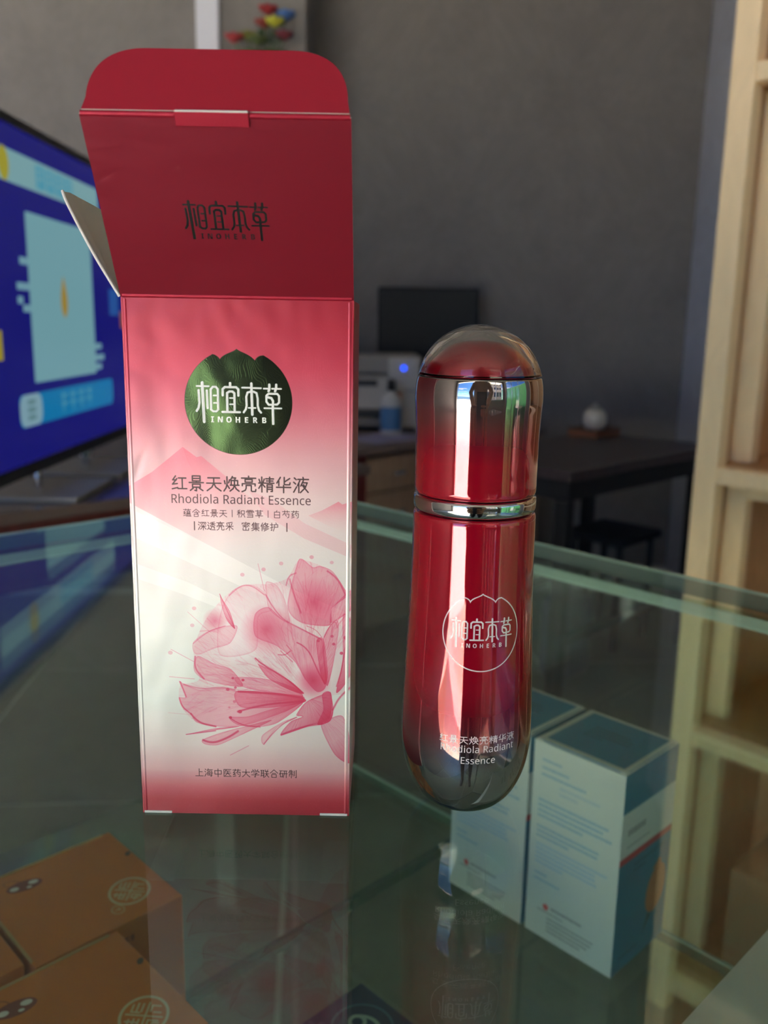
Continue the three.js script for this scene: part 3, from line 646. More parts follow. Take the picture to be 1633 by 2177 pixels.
{
  // two pharmacy cartons, blue top, white front, blue side
  const fv = canvas(512, 1024), f = fv.getContext('2d');
  f.fillStyle = '#c4c8be'; f.fillRect(0, 0, 512, 1024);
  const blue = 'rgba(40,125,175,.85)';
  scribble(f, 50, 80, 150, 26, 1, blue); scribble(f, 50, 120, 370, 26, 1, blue); scribble(f, 50, 155, 400, 26, 1, blue); scribble(f, 160, 192, 260, 60, 2, 'rgba(110,150,190,.6)');
  scribble(f, 40, 290, 420, 110, 4, blue); scribble(f, 40, 430, 420, 75, 3, blue); scribble(f, 40, 525, 420, 120, 5, 'rgba(80,150,205,.75)'); scribble(f, 40, 680, 180, 22, 1, blue); scribble(f, 40, 712, 340, 22, 1, blue);
  f.fillStyle = '#c8504a'; f.beginPath(); f.arc(120, 850, 17, 0, 7); f.fill();
  scribble(f, 150, 838, 260, 30, 1, '#4a4f4f', 1); scribble(f, 70, 872, 380, 18, 1, '#5a5f5f', 1); scribble(f, 130, 900, 280, 90, 4, '#555b5b');
  const rv = canvas(512, 1024), r = rv.getContext('2d');
  r.fillStyle = '#2f7690'; r.fillRect(0, 0, 512, 1024);
  r.fillStyle = '#c9cec8'; r.fillRect(0, 195, 512, 225); r.fillStyle = '#b23c42'; r.fillRect(0, 420, 512, 34);
  scribble(r, 60, 290, 420, 60, 1, '#30383a', 1); scribble(r, 60, 372, 400, 20, 1, '#5a6a70', 1); scribble(r, 150, 490, 320, 60, 2, 'rgba(20,60,80,.8)'); scribble(r, 60, 950, 330, 26, 1, '#1f4a5c', 1);
  r.fillStyle = '#b4744a'; r.beginPath(); r.ellipse(395, 720, 95, 125, 0.35, 0, 7); r.fill(); r.beginPath(); r.moveTo(345, 600); r.lineTo(420, 560); r.lineTo(445, 640); r.fill();
  r.fillStyle = '#2c4a4a'; r.beginPath(); r.moveTo(330, 830); r.lineTo(360, 850); r.lineTo(285, 930); r.fill();
  const tv = canvas(512, 512), t = tv.getContext('2d');
  t.fillStyle = '#cfd0c8'; t.fillRect(0, 0, 512, 512); t.fillStyle = '#2f7c9c'; t.fillRect(34, 26, 452, 452);
  t.save(); t.translate(256, 256); t.rotate(-0.0); scribble(t, -120, -90, 240, 150, 4, 'rgba(20,56,72,.85)'); t.restore();
  const card = { roughness: 0.45 };
  const mats = [std({ map: tex(rv), ...card }), M.white, std({ map: tex(tv), ...card }), M.white, std({ map: tex(fv), ...card }), M.white];
  const labels = ['white and blue medicine carton on the glass shelf, the nearer one showing its blue side', 'white and blue medicine carton half hidden behind the red bottle'];
  [[0.2845, 0.3405], [0.2270, 0.2815]].forEach(([a, b], i) => {
    const o = thing('medicine_carton', labels[i], 'carton', onCounter((a + b) / 2, SHELF, 0.0415), TH, 'medicine cartons on the glass shelf');
    const w = b - a;
    paintedBox(o, -w / 2, w / 2, 0, 0.1165, -0.027, 0.027, mats, 'carton_body');
    part('lid_flap', span(-w / 2 + 0.001, w / 2 - 0.001, 0.1166, 0.1174, -0.0265, 0.0262, 0.0003), mats[2], o);
  });
  // orange cartons
  const ov = canvas(512, 512), o = ov.getContext('2d');
  o.fillStyle = '#c66c12'; o.fillRect(0, 0, 512, 512);
  // seal: ring with squared seal characters; ladybird mark
  o.save(); o.translate(370, 118); o.rotate(0.83); o.strokeStyle = '#cdbd92'; o.lineWidth = 9; o.beginPath(); o.ellipse(0, 0, 72, 66, 0, 0, 7); o.stroke();
  o.beginPath(); o.ellipse(0, 0, 60, 54, 0, 0, 7); o.clip(); o.lineWidth = 6;
  for (const s of ['-52 -4 52 -4', '0 -60 0 60', '-40 -40 -40 -14 -16 -14', '-16 -46 -16 -22', '14 -46 14 -16 34 -16 34 -44', '22 -52 22 -30 46 -30', '-46 12 -12 12', '-46 26 -12 26', '-40 40 -10 40 -10 14', '12 10 48 10', '12 24 44 24 44 12', '16 38 40 38', '26 10 26 54']) polys(o, s, 0, 0, 1, 1);
  o.restore();
  o.save(); o.translate(434, 196); o.strokeStyle = '#c4ad7a'; o.lineWidth = 4; o.beginPath(); o.ellipse(0, 0, 22, 20, 0, 0, 7); o.stroke(); o.fillStyle = '#c4ad7a'; o.fillRect(-9, -6, 18, 4); o.fillRect(-3, -11, 5, 22); o.restore();
  o.save(); o.translate(104, 372); o.rotate(0.12); o.strokeStyle = '#93541e'; o.lineWidth = 5; o.beginPath(); o.ellipse(-34, 34, 17, 26, 0.5, 0, 7); o.stroke();
  o.fillStyle = '#7a3222'; o.beginPath(); o.ellipse(0, 0, 30, 60, 0, 0, 7); o.fill(); o.fillStyle = '#d9cfc0'; for (const [x, y, a, b2] of [[-6, -32, 11, 17], [2, 34, 11, 15], [15, -12, 6, 9]]) { o.beginPath(); o.ellipse(x, y, a, b2, 0.1, 0, 7); o.fill(); }
  o.restore();
  o.fillStyle = '#4a3a22'; o.beginPath(); o.ellipse(170, 14, 15, 10, 0.7, 0, 7); o.fill();
  const ev = canvas(512, 512), e = ev.getContext('2d');
  e.fillStyle = '#bb6818'; e.fillRect(0, 0, 512, 512);
  scribble(e, 40, 60, 420, 44, 1, '#5e3418', 1); e.fillStyle = '#9a4a2c'; e.beginPath(); e.ellipse(250, 190, 90, 36, -0.1, 0, 7); e.fill(); scribble(e, 180, 175, 140, 32, 1, '#d99a5a', 1);
  e.fillStyle = '#7a2c22'; e.fillRect(170, 300, 170, 200); e.fillStyle = '#e4d8c8'; e.beginPath(); e.moveTo(262, 330); e.lineTo(292, 330); e.lineTo(230, 420); e.lineTo(262, 420); e.fill();
  const oTop = std({ map: tex(ov), roughness: 0.5 }), oSide = std({ map: tex(ev), roughness: 0.5 }), oPlain = std({ color: 0xba6616, roughness: 0.5 });
  const oEdge = std({ color: 0xb08a50, roughness: 0.6 });
  const oLabels = ['orange printed carton at the far end of the three orange ones', 'orange printed carton at the lower edge, nearest of the three', 'orange carton cut off by the left edge behind a dark gap'];
  [[0.134, 0.2075, 0.2435, 0.3150], [0.2095, 0.2835, 0.2785, 0.3500], [0.129, 0.2025, 0.3180, 0.3895]].forEach(([a, b, p, q], i) => {
    const g = thing('orange_carton', oLabels[i], 'carton', onCounter((a + b) / 2, SHELF, (p + q) / 2), TH, 'orange cartons on the glass shelf');
    const w = (b - a) / 2, d = (q - p) / 2;
    paintedBox(g, -w, w, 0, 0.0647, -d, d, [oSide, oPlain, oTop, oPlain, oPlain, oPlain], 'carton_body');
    part('lid_edge', span(-w, -w + 0.0012, 0.0640, 0.0653, -d + 0.004, d - 0.0, 0.0003), oEdge, g);
    part('lid_edge', span(-w + 0.004, w - 0.004, 0.0640, 0.0653, d - 0.0008, d + 0.0004, 0.0003), oEdge, g);
  });
  // flat blue carton
  const bv = canvas(256, 256), b = bv.getContext('2d');
  b.fillStyle = '#16334d'; b.fillRect(0, 0, 256, 256);
  b.strokeStyle = '#3d6a7a'; b.lineWidth = 5; b.beginPath(); b.arc(84, 76, 58, 0, 7); b.stroke();
  b.save(); b.translate(84, 80); b.rotate(0.8); b.scale(0.72, 0.72); b.strokeStyle = '#8fa89a'; b.lineWidth = 11; b.lineCap = 'round';
  for (const x of [-24, 30]) { b.beginPath(); b.arc(x, 10, 20, 0, 7); b.stroke(); b.beginPath(); b.moveTo(x - 20, 8); b.quadraticCurveTo(x - 22, -30, x + 8, -46); b.stroke(); }
  b.restore();
  b.fillStyle = 'rgba(130,140,150,.35)'; for (let i = 0; i < 9; i++) { b.beginPath(); b.ellipse(12 + rnd() * 20, 110 + rnd() * 80, 8 + rnd() * 8, 6, rnd(), 0, 7); b.fill(); }
  const bTop = std({ map: tex(bv), roughness: 0.4 }), bSide = std({ color: 0x16334d, roughness: 0.4 });
  const g = thing('blue_carton', 'flat dark blue carton with a ring emblem at the lower edge', 'carton', onCounter(0.31, SHELF, 0.222), TH);
  paintedBox(g, -0.031, 0.031, 0, 0.0297, -0.031, 0.031, [bSide, bSide, bTop, bSide, bSide, bSide], 'carton_body');
  part('lid_flap', span(-0.0305, 0.0305, 0.0297, 0.0302, -0.0305, 0.0305, 0.0002), bTop, g);
  // grey-white carton at the right edge
  const wv = canvas(256, 512), w2 = wv.getContext('2d');
  w2.fillStyle = '#c2c6c6'; w2.fillRect(0, 0, 256, 512);
  for (let k = 0; k < 3; k++) scribble(w2, 36 + k * 40, 150 + k * 100, 90, 60, 2, 'rgba(120,126,128,.8)', 1);
  const wTop = std({ map: tex(wv), roughness: 0.6 }), wSide = std({ color: 0xbcbfbe, roughness: 0.6 });
  const h = thing('grey_carton', 'pale grey carton with faded print at the lower right corner', 'carton', onCounter(0.49, SHELF, 0.14), TH);
  paintedBox(h, -0.058, 0.058, 0, 0.1045, -0.115, 0.115, [wSide, wSide, wTop, wSide, wSide, wSide], 'carton_body');
  part('lid_flap', span(-0.0575, 0.0575, 0.1045, 0.1051, -0.1145, 0.1145, 0.0002), wTop, h);
}

// ------------------------------------------------------------------ cream cabinet on the right
{
  const P0 = [0.445, -1.26];
  const at = (a, y, b) => [P0[0] + D1[0] * a + D2[0] * b, y, P0[1] + D1[1] * a + D2[1] * b];
  const c = thing('display_cabinet', 'tall cream wooden shelf cabinet at the right edge', 'cabinet', [P0[0], 0, P0[1]], TH);
  const Wc = 1.25, Hc = 2.1, D = 0.34;
  part('side_panel', metreUV(span(0, 0.018, 0.0, Hc, -D, -0.03), 3), M.tan, c);
  part('side_panel', metreUV(span(Wc - 0.018, Wc, 0.0, Hc, -D, -0.03), 3), M.tan, c);
  part('back_panel', metreUV(span(0.018, Wc - 0.018, 0.06, Hc, -D, -D + 0.012), 3), M.tan, c);
  for (const a of [0, Wc / 2 - 0.017, Wc - 0.034]) part('stile', metreUV(span(a, a + 0.034, 0, Hc, -0.03, 0.0, 0.003), 3), M.cream, c);
  const shelves = [0.06, 0.489, 0.89, 1.42, 1.85];
  for (const y of shelves) {
    const s = part('shelf', metreUV(span(0.018, Wc - 0.018, y - 0.018, y, -D + 0.012, -0.03), 3), M.tan, c);
    for (const [p, q] of [[0.034, Wc / 2 - 0.017], [Wc / 2 + 0.017, Wc - 0.034]]) part('shelf_rail', metreUV(span(p, q, y - 0.024, y, -0.03, -0.002, 0.002), 3), M.cream, s);
  }
  part('top_panel', metreUV(span(-0.01, Wc + 0.01, Hc, Hc + 0.025, -D, 0.01, 0.003), 3), M.cream, c);
  // inner frame set back behind the shelf fronts
  part('inner_stile', metreUV(span(0.018, 0.05, 0.08, 0.46, -0.098, -0.072, 0.002), 3), M.cream, c);
  part('inner_stile', metreUV(span(0.018, 0.05, 0.49, 0.866, -0.098, -0.072, 0.002), 3), M.cream, c);
  part('inner_stile', metreUV(span(0.018, 0.05, 0.891, 1.4, -0.098, -0.072, 0.002), 3), M.cream, c);
  part('inner_rail', metreUV(span(0.05, Wc - 0.02, 0.838, 0.86, -0.098, -0.072, 0.002), 3), M.cream, c);
  // blue bottle on the shelf
  const b = thing('blue_bottle', 'pale blue plastic bottle on the cream cabinet shelf', 'bottle', at(0.125, 0.891, -0.055));
  part('bottle_body', lathe([[0, 0], [0.017, 0], [0.019, 0.003], [0.019, 0.058], [0.017, 0.068], [0.009, 0.076], [0.0085, 0.08]], 32), std({ color: 0x7f9fd0, roughness: 0.3 }), b);
  part('bottle_cap', lathe([[0, 0.098], [0.0095, 0.098], [0.0105, 0.096], [0.0105, 0.08], [0, 0.08]], 24), std({ color: 0x4d6a9a, roughness: 0.4 }), b);
  // a dark folded pouch with a pale strap on the lower shelf
  const p = thing('pouch', 'dark folded pouch with a pale strap on the lower cabinet shelf', 'pouch', at(0.19, 0.4895, -0.13), TH);
  const pg = new THREE.SphereGeometry(1, 28, 18); { const q = pg.attributes.position; for (let i = 0; i < q.count; i++) { const x = q.getX(i), y = q.getY(i), z = q.getZ(i); q.setXYZ(i, x * 0.09 + 0.02 * y, (y + 1) * 0.075 * (1 - 0.35 * Math.max(0, x)), z * 0.04 + 0.006 * Math.sin(9 * x + 4 * y)); } pg.computeVertexNormals(); }
  part('pouch_body', pg, std({ color: 0x4e4e58, roughness: 0.8 }), p);
  part('strap', new THREE.TubeGeometry(new THREE.CatmullRomCurve3([[-0.07, 0.06, 0.02], [-0.05, 0.15, 0.025], [0.0, 0.19, 0.02], [0.03, 0.15, 0.01]].map((v) => new THREE.Vector3(...v))), 24, 0.006, 8), std({ color: 0xa8a49c, roughness: 0.8 }), p);
  const k = thing('storage_box', 'brown cardboard box at the bottom of the cream cabinet', 'box', at(0.24, 0.0605, -0.17), TH);
  part('box_body', rb(0.3, 0.2, 0.22, 0.004).translate(0, 0.1, 0), std({ color: 0x8a745a, roughness: 0.85 }), k);
  part('tape', span(-0.025, 0.025, 0.2, 0.2006, -0.108, 0.108), std({ color: 0xb7a17a, roughness: 0.5 }), k);
}

// ------------------------------------------------------------------ television on a dark red table
{
  const E0 = [-0.515, -1.399], at = (a, y, b) => [E0[0] + D1[0] * a + D2[0] * b, y, E0[1] + D1[1] * a + D2[1] * b];
  const TY = G - 0.165;
  const t = thing('television_table', 'dark red wooden table under the television', 'table', [E0[0], 0, E0[1]], TH);
  part('table_top', metreUV(span(-0.75, 0, TY - 0.02, TY, -0.68, 0.75, 0.003), 2), std({ color: 0x5e5048, roughness: 0.12 }), t);
  part('apron', metreUV(span(-0.73, -0.004, TY - 0.13, TY - 0.02, -0.67, 0.74), 2), M.darkRed, t);
  for (const [a, b] of [[-0.04, 0.68], [-0.04, -0.63], [-0.7, 0.68], [-0.7, -0.63]]) part('leg', metreUV(span(a - 0.03, a + 0.03, 0, TY - 0.13, b - 0.03, b + 0.03, 0.004), 2), M.darkRed, t);
  const X = -0.585, Z0 = -2.12, Z1 = -1.17, Y0 = G - 0.122, Y1 = G + 0.434;
  const tv = thing('television', 'flat screen television showing a blue page', 'television', [X, TY, (Z0 + Z1) / 2], Math.PI / 2);
  const W = Z1 - Z0, H = Y1 - Y0, y0 = Y0 - TY;
  part('casing', rb(W, H, 0.03, 0.006).translate(0, y0 + H / 2, -0.017), M.black, tv);
  part('bezel', mergeGeometries([span(-W / 2, W / 2, y0 + H - 0.014, y0 + H, -0.002, 0.004), span(-W / 2, W / 2, y0, y0 + 0.02, -0.002, 0.004), span(-W / 2, -W / 2 + 0.014, y0, y0 + H, -0.002, 0.004), span(W / 2 - 0.014, W / 2, y0, y0 + H, -0.002, 0.004)]), std({ color: 0x2a2622, roughness: 0.3 }), tv);
  // the page on the screen (its square code is left out)
  const cv = canvas(1024, 576), c = cv.getContext('2d');
  c.fillStyle = '#1c1c86'; c.fillRect(0, 0, 1024, 576);
  const rr = (x, y, w, h, r) => { c.beginPath(); c.roundRect(x, y, w, h, r); c.fill(); };
  c.fillStyle = '#8fc0c6'; rr(110, 40, 640, 54, 6);
  c.fillStyle = '#55b0cc'; for (let k = 0; k < 4; k++) c.fillRect(396 + k * 50, 47, 42, 40);
  c.fillStyle = '#8fc0c6'; for (let k = 0; k < 4; k++) { const x = 404 + k * 50; c.fillRect(x, 54, 26, 4); c.fillRect(x, 66, 26, 4); c.fillRect(x + 4 + 5 * k, 50, 4, 34); }
  c.fillStyle = '#b9b13a'; c.beginPath(); c.ellipse(256, 66, 22, 28, 0, 0, 7); c.fill();
  c.fillStyle = '#84b6c6'; for (const [x, y, w] of [[296, 214, 40], [278, 258, 56], [278, 282, 24], [300, 296, 34], [684, 372, 44], [684, 396, 60], [684, 416, 40]]) c.fillRect(x, y, w, 13);
  c.fillStyle = '#86bcc6'; rr(333, 134, 352, 302, 4);
  c.fillStyle = '#b79a44'; c.beginPath(); c.moveTo(508, 236); c.quadraticCurveTo(545, 300, 508, 318); c.quadraticCurveTo(471, 300, 508, 236); c.fill();
  c.fillStyle = '#1489c6'; rr(256, 454, 540, 58, 14); c.fillStyle = '#93bccc'; rr(256, 454, 104, 58, 22);
  c.fillStyle = '#6f9aa0'; for (const y of [464, 478, 492]) c.fillRect(292, y, 36, 9);
  c.fillStyle = '#4fa2c4'; for (let k = 0; k < 4; k++) { const x = 460 + k * 50; c.fillRect(x, 466, 36, 7); c.fillRect(x, 482, 36, 7); c.fillRect(x + 8 + 4 * k, 462, 7, 40); }
  c.fillStyle = '#b9a82c'; c.fillRect(150, 340, 52, 50); c.fillStyle = '#2d62b4'; c.fillRect(800, 250, 70, 60); c.fillStyle = '#a05a3a'; c.fillRect(880, 300, 40, 40);
  const scr = std({ color: 0x050506, roughness: 0.2, emissive: 0xffffff, emissiveMap: tex(cv), emissiveIntensity: 0.6 });
  const sg = new THREE.PlaneGeometry(W - 0.028, H - 0.034);
  part('screen', sg, scr, tv, [0, y0 + H / 2 + 0.003, 0.0005]);
  const glow = new THREE.RectAreaLight(new THREE.Color(0.2, 0.3, 0.9), 0.12, W - 0.04, H - 0.05);
  glow.name = 'screen_light'; glow.position.set(X + 0.006, Y0 + H / 2, (Z0 + Z1) / 2); glow.lookAt(X + 1, Y0 + H / 2, (Z0 + Z1) / 2); glow.castShadow = true; scene.add(glow);
  for (const s of [-1, 1]) {
    part('foot_plate', rb(0.2, 0.008, 0.2, 0.002).translate(s * 0.125, 0.004, -0.02), M.greyPlastic2, tv);
    part('foot_post', new THREE.CylinderGeometry(0.007, 0.007, y0, 20).translate(s * 0.125, y0 / 2 + 0.003, -0.02), M.chrome, tv);
  }
  const cup = thing('cup', 'small white cup on the table beneath the television', 'cup', [-0.66, TY, -1.93]);
  part('cup_body', lathe([[0, 0.001], [0.012, 0.001], [0.014, 0.02], [0.015, 0.03], [0.0138, 0.03], [0.0128, 0.02], [0, 0.004]], 28), M.white, cup);
  part('cup_foot', lathe([[0, 0], [0.01, 0], [0.0105, 0.0015], [0, 0.0015]], 24), M.white, cup);
}

// ------------------------------------------------------------------ desk, printer, monitor at the back
const TD = 44.433 * Math.PI / 180;      // desks face the counter's end
{
  const E0 = [-0.086, -2.722], dx = [Math.cos(TD), -Math.sin(TD)], dz = [Math.sin(TD), Math.cos(TD)];
  const at = (a, y, b) => [E0[0] + dx[0] * a + dz[0] * b, y, E0[1] + dx[1] * a + dz[1] * b];
  const HY = 0.70;
  const d = thing('office_desk', 'wooden office desk with drawers at the back of the shop', 'desk', [E0[0], 0, E0[1]], TD);
  const Ld = 0.99, Dd = 0.62;
  part('desk_top', metreUV(span(-0.02, Ld, HY - 0.025, HY, -Dd, 0, 0.003), 2), M.deskTop, d);
  part('leg_panel', metreUV(span(0, 0.05, 0, HY - 0.025, -Dd + 0.02, -0.01), 2), M.darkRed, d);
  part('leg_panel', metreUV(span(Ld - 0.04, Ld - 0.01, 0, HY - 0.025, -Dd + 0.02, -0.01), 2), M.deskWood, d);
  part('back_board', metreUV(span(0.05, Ld - 0.04, 0.2, HY - 0.025, -Dd + 0.02, -Dd + 0.035), 2), M.deskWood, d);
  for (const [x0, x1, ya, yb] of [[0.055, 0.33, 0.55, 0.66], [0.055, 0.33, 0.41, 0.545], [0.055, 0.33, 0.1, 0.405], [0.335, 0.94, 0.57, 0.66]]) {
    const q = part('drawer', metreUV(span(x0, x1, ya, yb, -0.4, -0.012, 0.003), 2), M.deskWood, d);
    part('handle', rb(0.05, 0.012, 0.016, 0.003), M.chrome, q, [(x0 + x1) / 2, (ya + yb) / 2, -0.004]);
  }
  // printer, front turned to the camera
  const p = thing('printer', 'grey office printer with a blue lamp on the desk', 'printer', [-0.075, HY, -3.42], 0.02);
  part('printer_body', rb(0.40, 0.19, 0.34, 0.012).translate(0, 0.1, 0), M.greyPlastic, p);
  part('scanner_lid', rb(0.40, 0.07, 0.34, 0.012).translate(0, 0.235, 0), M.greyPlastic2, p);
  part('control_panel', rb(0.11, 0.12, 0.02, 0.006).translate(0.135, 0.205, 0.172), M.greyPlastic, p);
  part('paper_slot', rb(0.2, 0.025, 0.01, 0.003).translate(-0.06, 0.17, 0.168), M.black, p);
  part('paper_tray', rb(0.24, 0.012, 0.1, 0.003).translate(-0.05, 0.035, 0.215), M.greyPlastic2, p);
  part('tray_slot', rb(0.22, 0.035, 0.008, 0.003).translate(-0.05, 0.06, 0.169), M.black, p);
  for (const [x, z] of [[-0.17, 0.14], [0.17, 0.14], [-0.17, -0.14], [0.17, -0.14]]) part('foot', new THREE.CylinderGeometry(0.012, 0.012, 0.008, 14).translate(x, 0.004, z), M.black, p);
  const led = part('status_lamp', new THREE.CylinderGeometry(0.0085, 0.0085, 0.006, 24).rotateX(Math.PI / 2).translate(0.134, 0.226, 0.184), std({ color: 0x0b2cff, emissive: 0x0a4cff, emissiveIntensity: 3.2, roughness: 0.3 }), p);
  const ll = new THREE.PointLight(0x1450ff, 0.00006); ll.name = 'status_light'; ll.position.set(0.134, 0.226, 0.192); ll.shadow.radius = 0.4; ll.castShadow = true; p.add(ll);
  // bottle with blue label in front of the printer
  const b = thing('sanitizer_bottle', 'white bottle with a blue label and dark cap before the printer', 'bottle', [0.018, HY, -3.09]);
  part('bottle_body', lathe([[0, 0.001], [0.034, 0.001], [0.036, 0.006], [0.036, 0.115], [0.030, 0.135], [0.013, 0.148], [0.012, 0.156]], 32), std({ color: 0xc9c5be, roughness: 0.4 }), b);
  part('label', lathe([[0.0364, 0.02], [0.0364, 0.1]], 32), std({ color: 0x3f6d9a, roughness: 0.5 }), b);
  part('bottle_cap', lathe([[0, 0.195], [0.013, 0.195], [0.015, 0.19], [0.015, 0.156], [0, 0.156]], 24), M.black, b);
  const n = thing('orange_pot', 'small orange pot on the desk behind the white bottle', 'pot', [0.03, HY, -3.175]);
  part('pot_body', lathe([[0, 0.001], [0.02, 0.001], [0.026, 0.09], [0.0275, 0.14], [0.025, 0.14], [0.022, 0.08], [0, 0.01]], 28), std({ color: 0xb0703c, roughness: 0.5 }), n);
  part('pot_rim', new THREE.TorusGeometry(0.0262, 0.002, 8, 32).rotateX(Math.PI / 2).translate(0, 0.14, 0), std({ color: 0x9a5c30, roughness: 0.5 }), n);
  const ps = thing('paper_sheets', 'bluish sheets of paper lying on the desk front', 'paper', at(0.24, HY, -0.13), TD);
  for (let k = 0; k < 3; k++) part('sheet', rb(0.21, 0.002, 0.15, 0.0008, 1), std({ color: [0x9a98b4, 0xa6a4bd, 0x918fae][k], roughness: 0.8 }), ps, [0.01 * k, 0.0011 + 0.002 * k, -0.006 * k], [0, 0.08 * k, 0]);
  // monitor
  const m = thing('monitor', 'black computer monitor with its screen off at the back wall', 'monitor', [0.169, HY, -3.75], 0);
  part('screen_casing', rb(0.415, 0.33, 0.04, 0.008).translate(0, 0.365, 0), M.blackMatte, m);
  part('screen', span(-0.195, 0.195, 0.215, 0.515, 0.0195, 0.0215), std({ color: 0x050505, roughness: 0.6 }), m);
  part('stand_neck', rb(0.06, 0.22, 0.03, 0.006).translate(0, 0.12, -0.01), M.blackMatte, m);
  part('stand_base', lathe([[0, 0], [0.11, 0], [0.112, 0.006], [0.10, 0.012], [0, 0.016]], 36), M.blackMatte, m);
  const ms = thing('small_boxes', 'two small dark boxes stacked on the right end of the desk', 'box', at(0.78, HY, -0.22), TD);
  part('box_body', rb(0.2, 0.05, 0.14, 0.004).translate(0, 0.025, 0), std({ color: 0x5d5750, roughness: 0.7 }), ms);
  part('box_lid', rb(0.16, 0.035, 0.12, 0.004).translate(0.01, 0.0675, 0), std({ color: 0x2b2825, roughness: 0.6 }), ms);
}
// ------------------------------------------------------------------ dark table on the right
{
  const E0 = [0.50, -2.355], dx = [Math.cos(TD), -Math.sin(TD)], dz = [Math.sin(TD), Math.cos(TD)];
  const at = (a, y, b) => [E0[0] + dx[0] * a + dz[0] * b, y, E0[1] + dx[1] * a + dz[1] * b];
  const HY = 0.70, L = 0.86, D = 0.48;
  const t = thing('side_table', 'low dark wooden table beside the cream cabinet', 'table', [E0[0], 0, E0[1]], TD);
  part('table_top', metreUV(span(0, L, HY - 0.03, HY, -D, 0, 0.003), 2), M.darkTable, t);
  part('apron', metreUV(span(0.03, L - 0.03, HY - 0.09, HY - 0.03, -D + 0.02, -0.02), 2), M.blackTable, t);
  for (const [a, b] of [[0.035, -0.035], [L - 0.06, -0.035], [0.035, -D + 0.035], [L - 0.06, -D + 0.035]]) part('leg', span(a - 0.02, a + 0.02, 0, HY - 0.09, b - 0.02, b + 0.02, 0.003), M.blackTable, t);
  for (const b of [-0.035, -D + 0.035]) part('stretcher', span(0.055, L - 0.08, 0.18, 0.21, b - 0.01, b + 0.01), M.blackTable, t);
  const tray = thing('wooden_tray', 'brown wooden tray under the white jar', 'tray', at(0.76, HY, -0.415), TD);
  part('tray_base', rb(0.16, 0.02, 0.12, 0.004).translate(0, 0.01, 0), std({ map: woodTex([140, 84, 48], 8, 21), roughness: 0.5 }), tray);
  part('tray_rim', mergeGeometries([span(-0.08, 0.08, 0.02, 0.03, -0.06, -0.054), span(-0.08, 0.08, 0.02, 0.03, 0.054, 0.06), span(-0.08, -0.074, 0.02, 0.03, -0.054, 0.054), span(0.074, 0.08, 0.02, 0.03, -0.054, 0.054)]), std({ color: 0x6b4528, roughness: 0.5 }), tray);
  const q = at(0.76, HY + 0.0205, -0.415), j = thing('jar', 'round white lidded jar on the dark table', 'jar', q);
  part('jar_body', lathe([[0, 0.001], [0.026, 0.001], [0.038, 0.014], [0.043, 0.036], [0.039, 0.06], [0.028, 0.072], [0, 0.072]], 40), std({ color: 0xcfc4b4, roughness: 0.35 }), j);
  part('jar_lid', lathe([[0, 0.098], [0.006, 0.096], [0.008, 0.09], [0.012, 0.084], [0.024, 0.078], [0.028, 0.073], [0, 0.0725]], 32), std({ color: 0x9a948c, roughness: 0.35 }), j);
  // a stool and a jerry can beneath
  const k = thing('plastic_canister', 'grey-violet plastic canister beneath the dark table', 'canister', at(0.27, 0, -0.16), TD);
  part('canister_body', rb(0.14, 0.26, 0.11, 0.02).translate(0, 0.131, 0), std({ color: 0x5a5666, roughness: 0.5 }), k);
  part('canister_cap', new THREE.CylinderGeometry(0.02, 0.02, 0.03, 20).translate(-0.035, 0.274, 0), std({ color: 0x7a6a6a, roughness: 0.5 }), k);
  part('canister_handle', new THREE.TorusGeometry(0.03, 0.008, 8, 20, Math.PI).translate(0.03, 0.26, 0), std({ color: 0x5a5666, roughness: 0.5 }), k);
  const s = thing('stool', 'small black stool standing by the table leg', 'stool', at(0.66, 0, -0.25), TD);
  part('seat', rb(0.26, 0.03, 0.24, 0.01).translate(0, 0.385, 0), M.blackMatte, s);
  for (const [x, z] of [[-0.1, -0.09], [0.1, -0.09], [-0.1, 0.09], [0.1, 0.09]]) part('leg', new THREE.CylinderGeometry(0.011, 0.014, 0.37, 12).translate(x, 0.185, z), M.blackMatte, s);
}
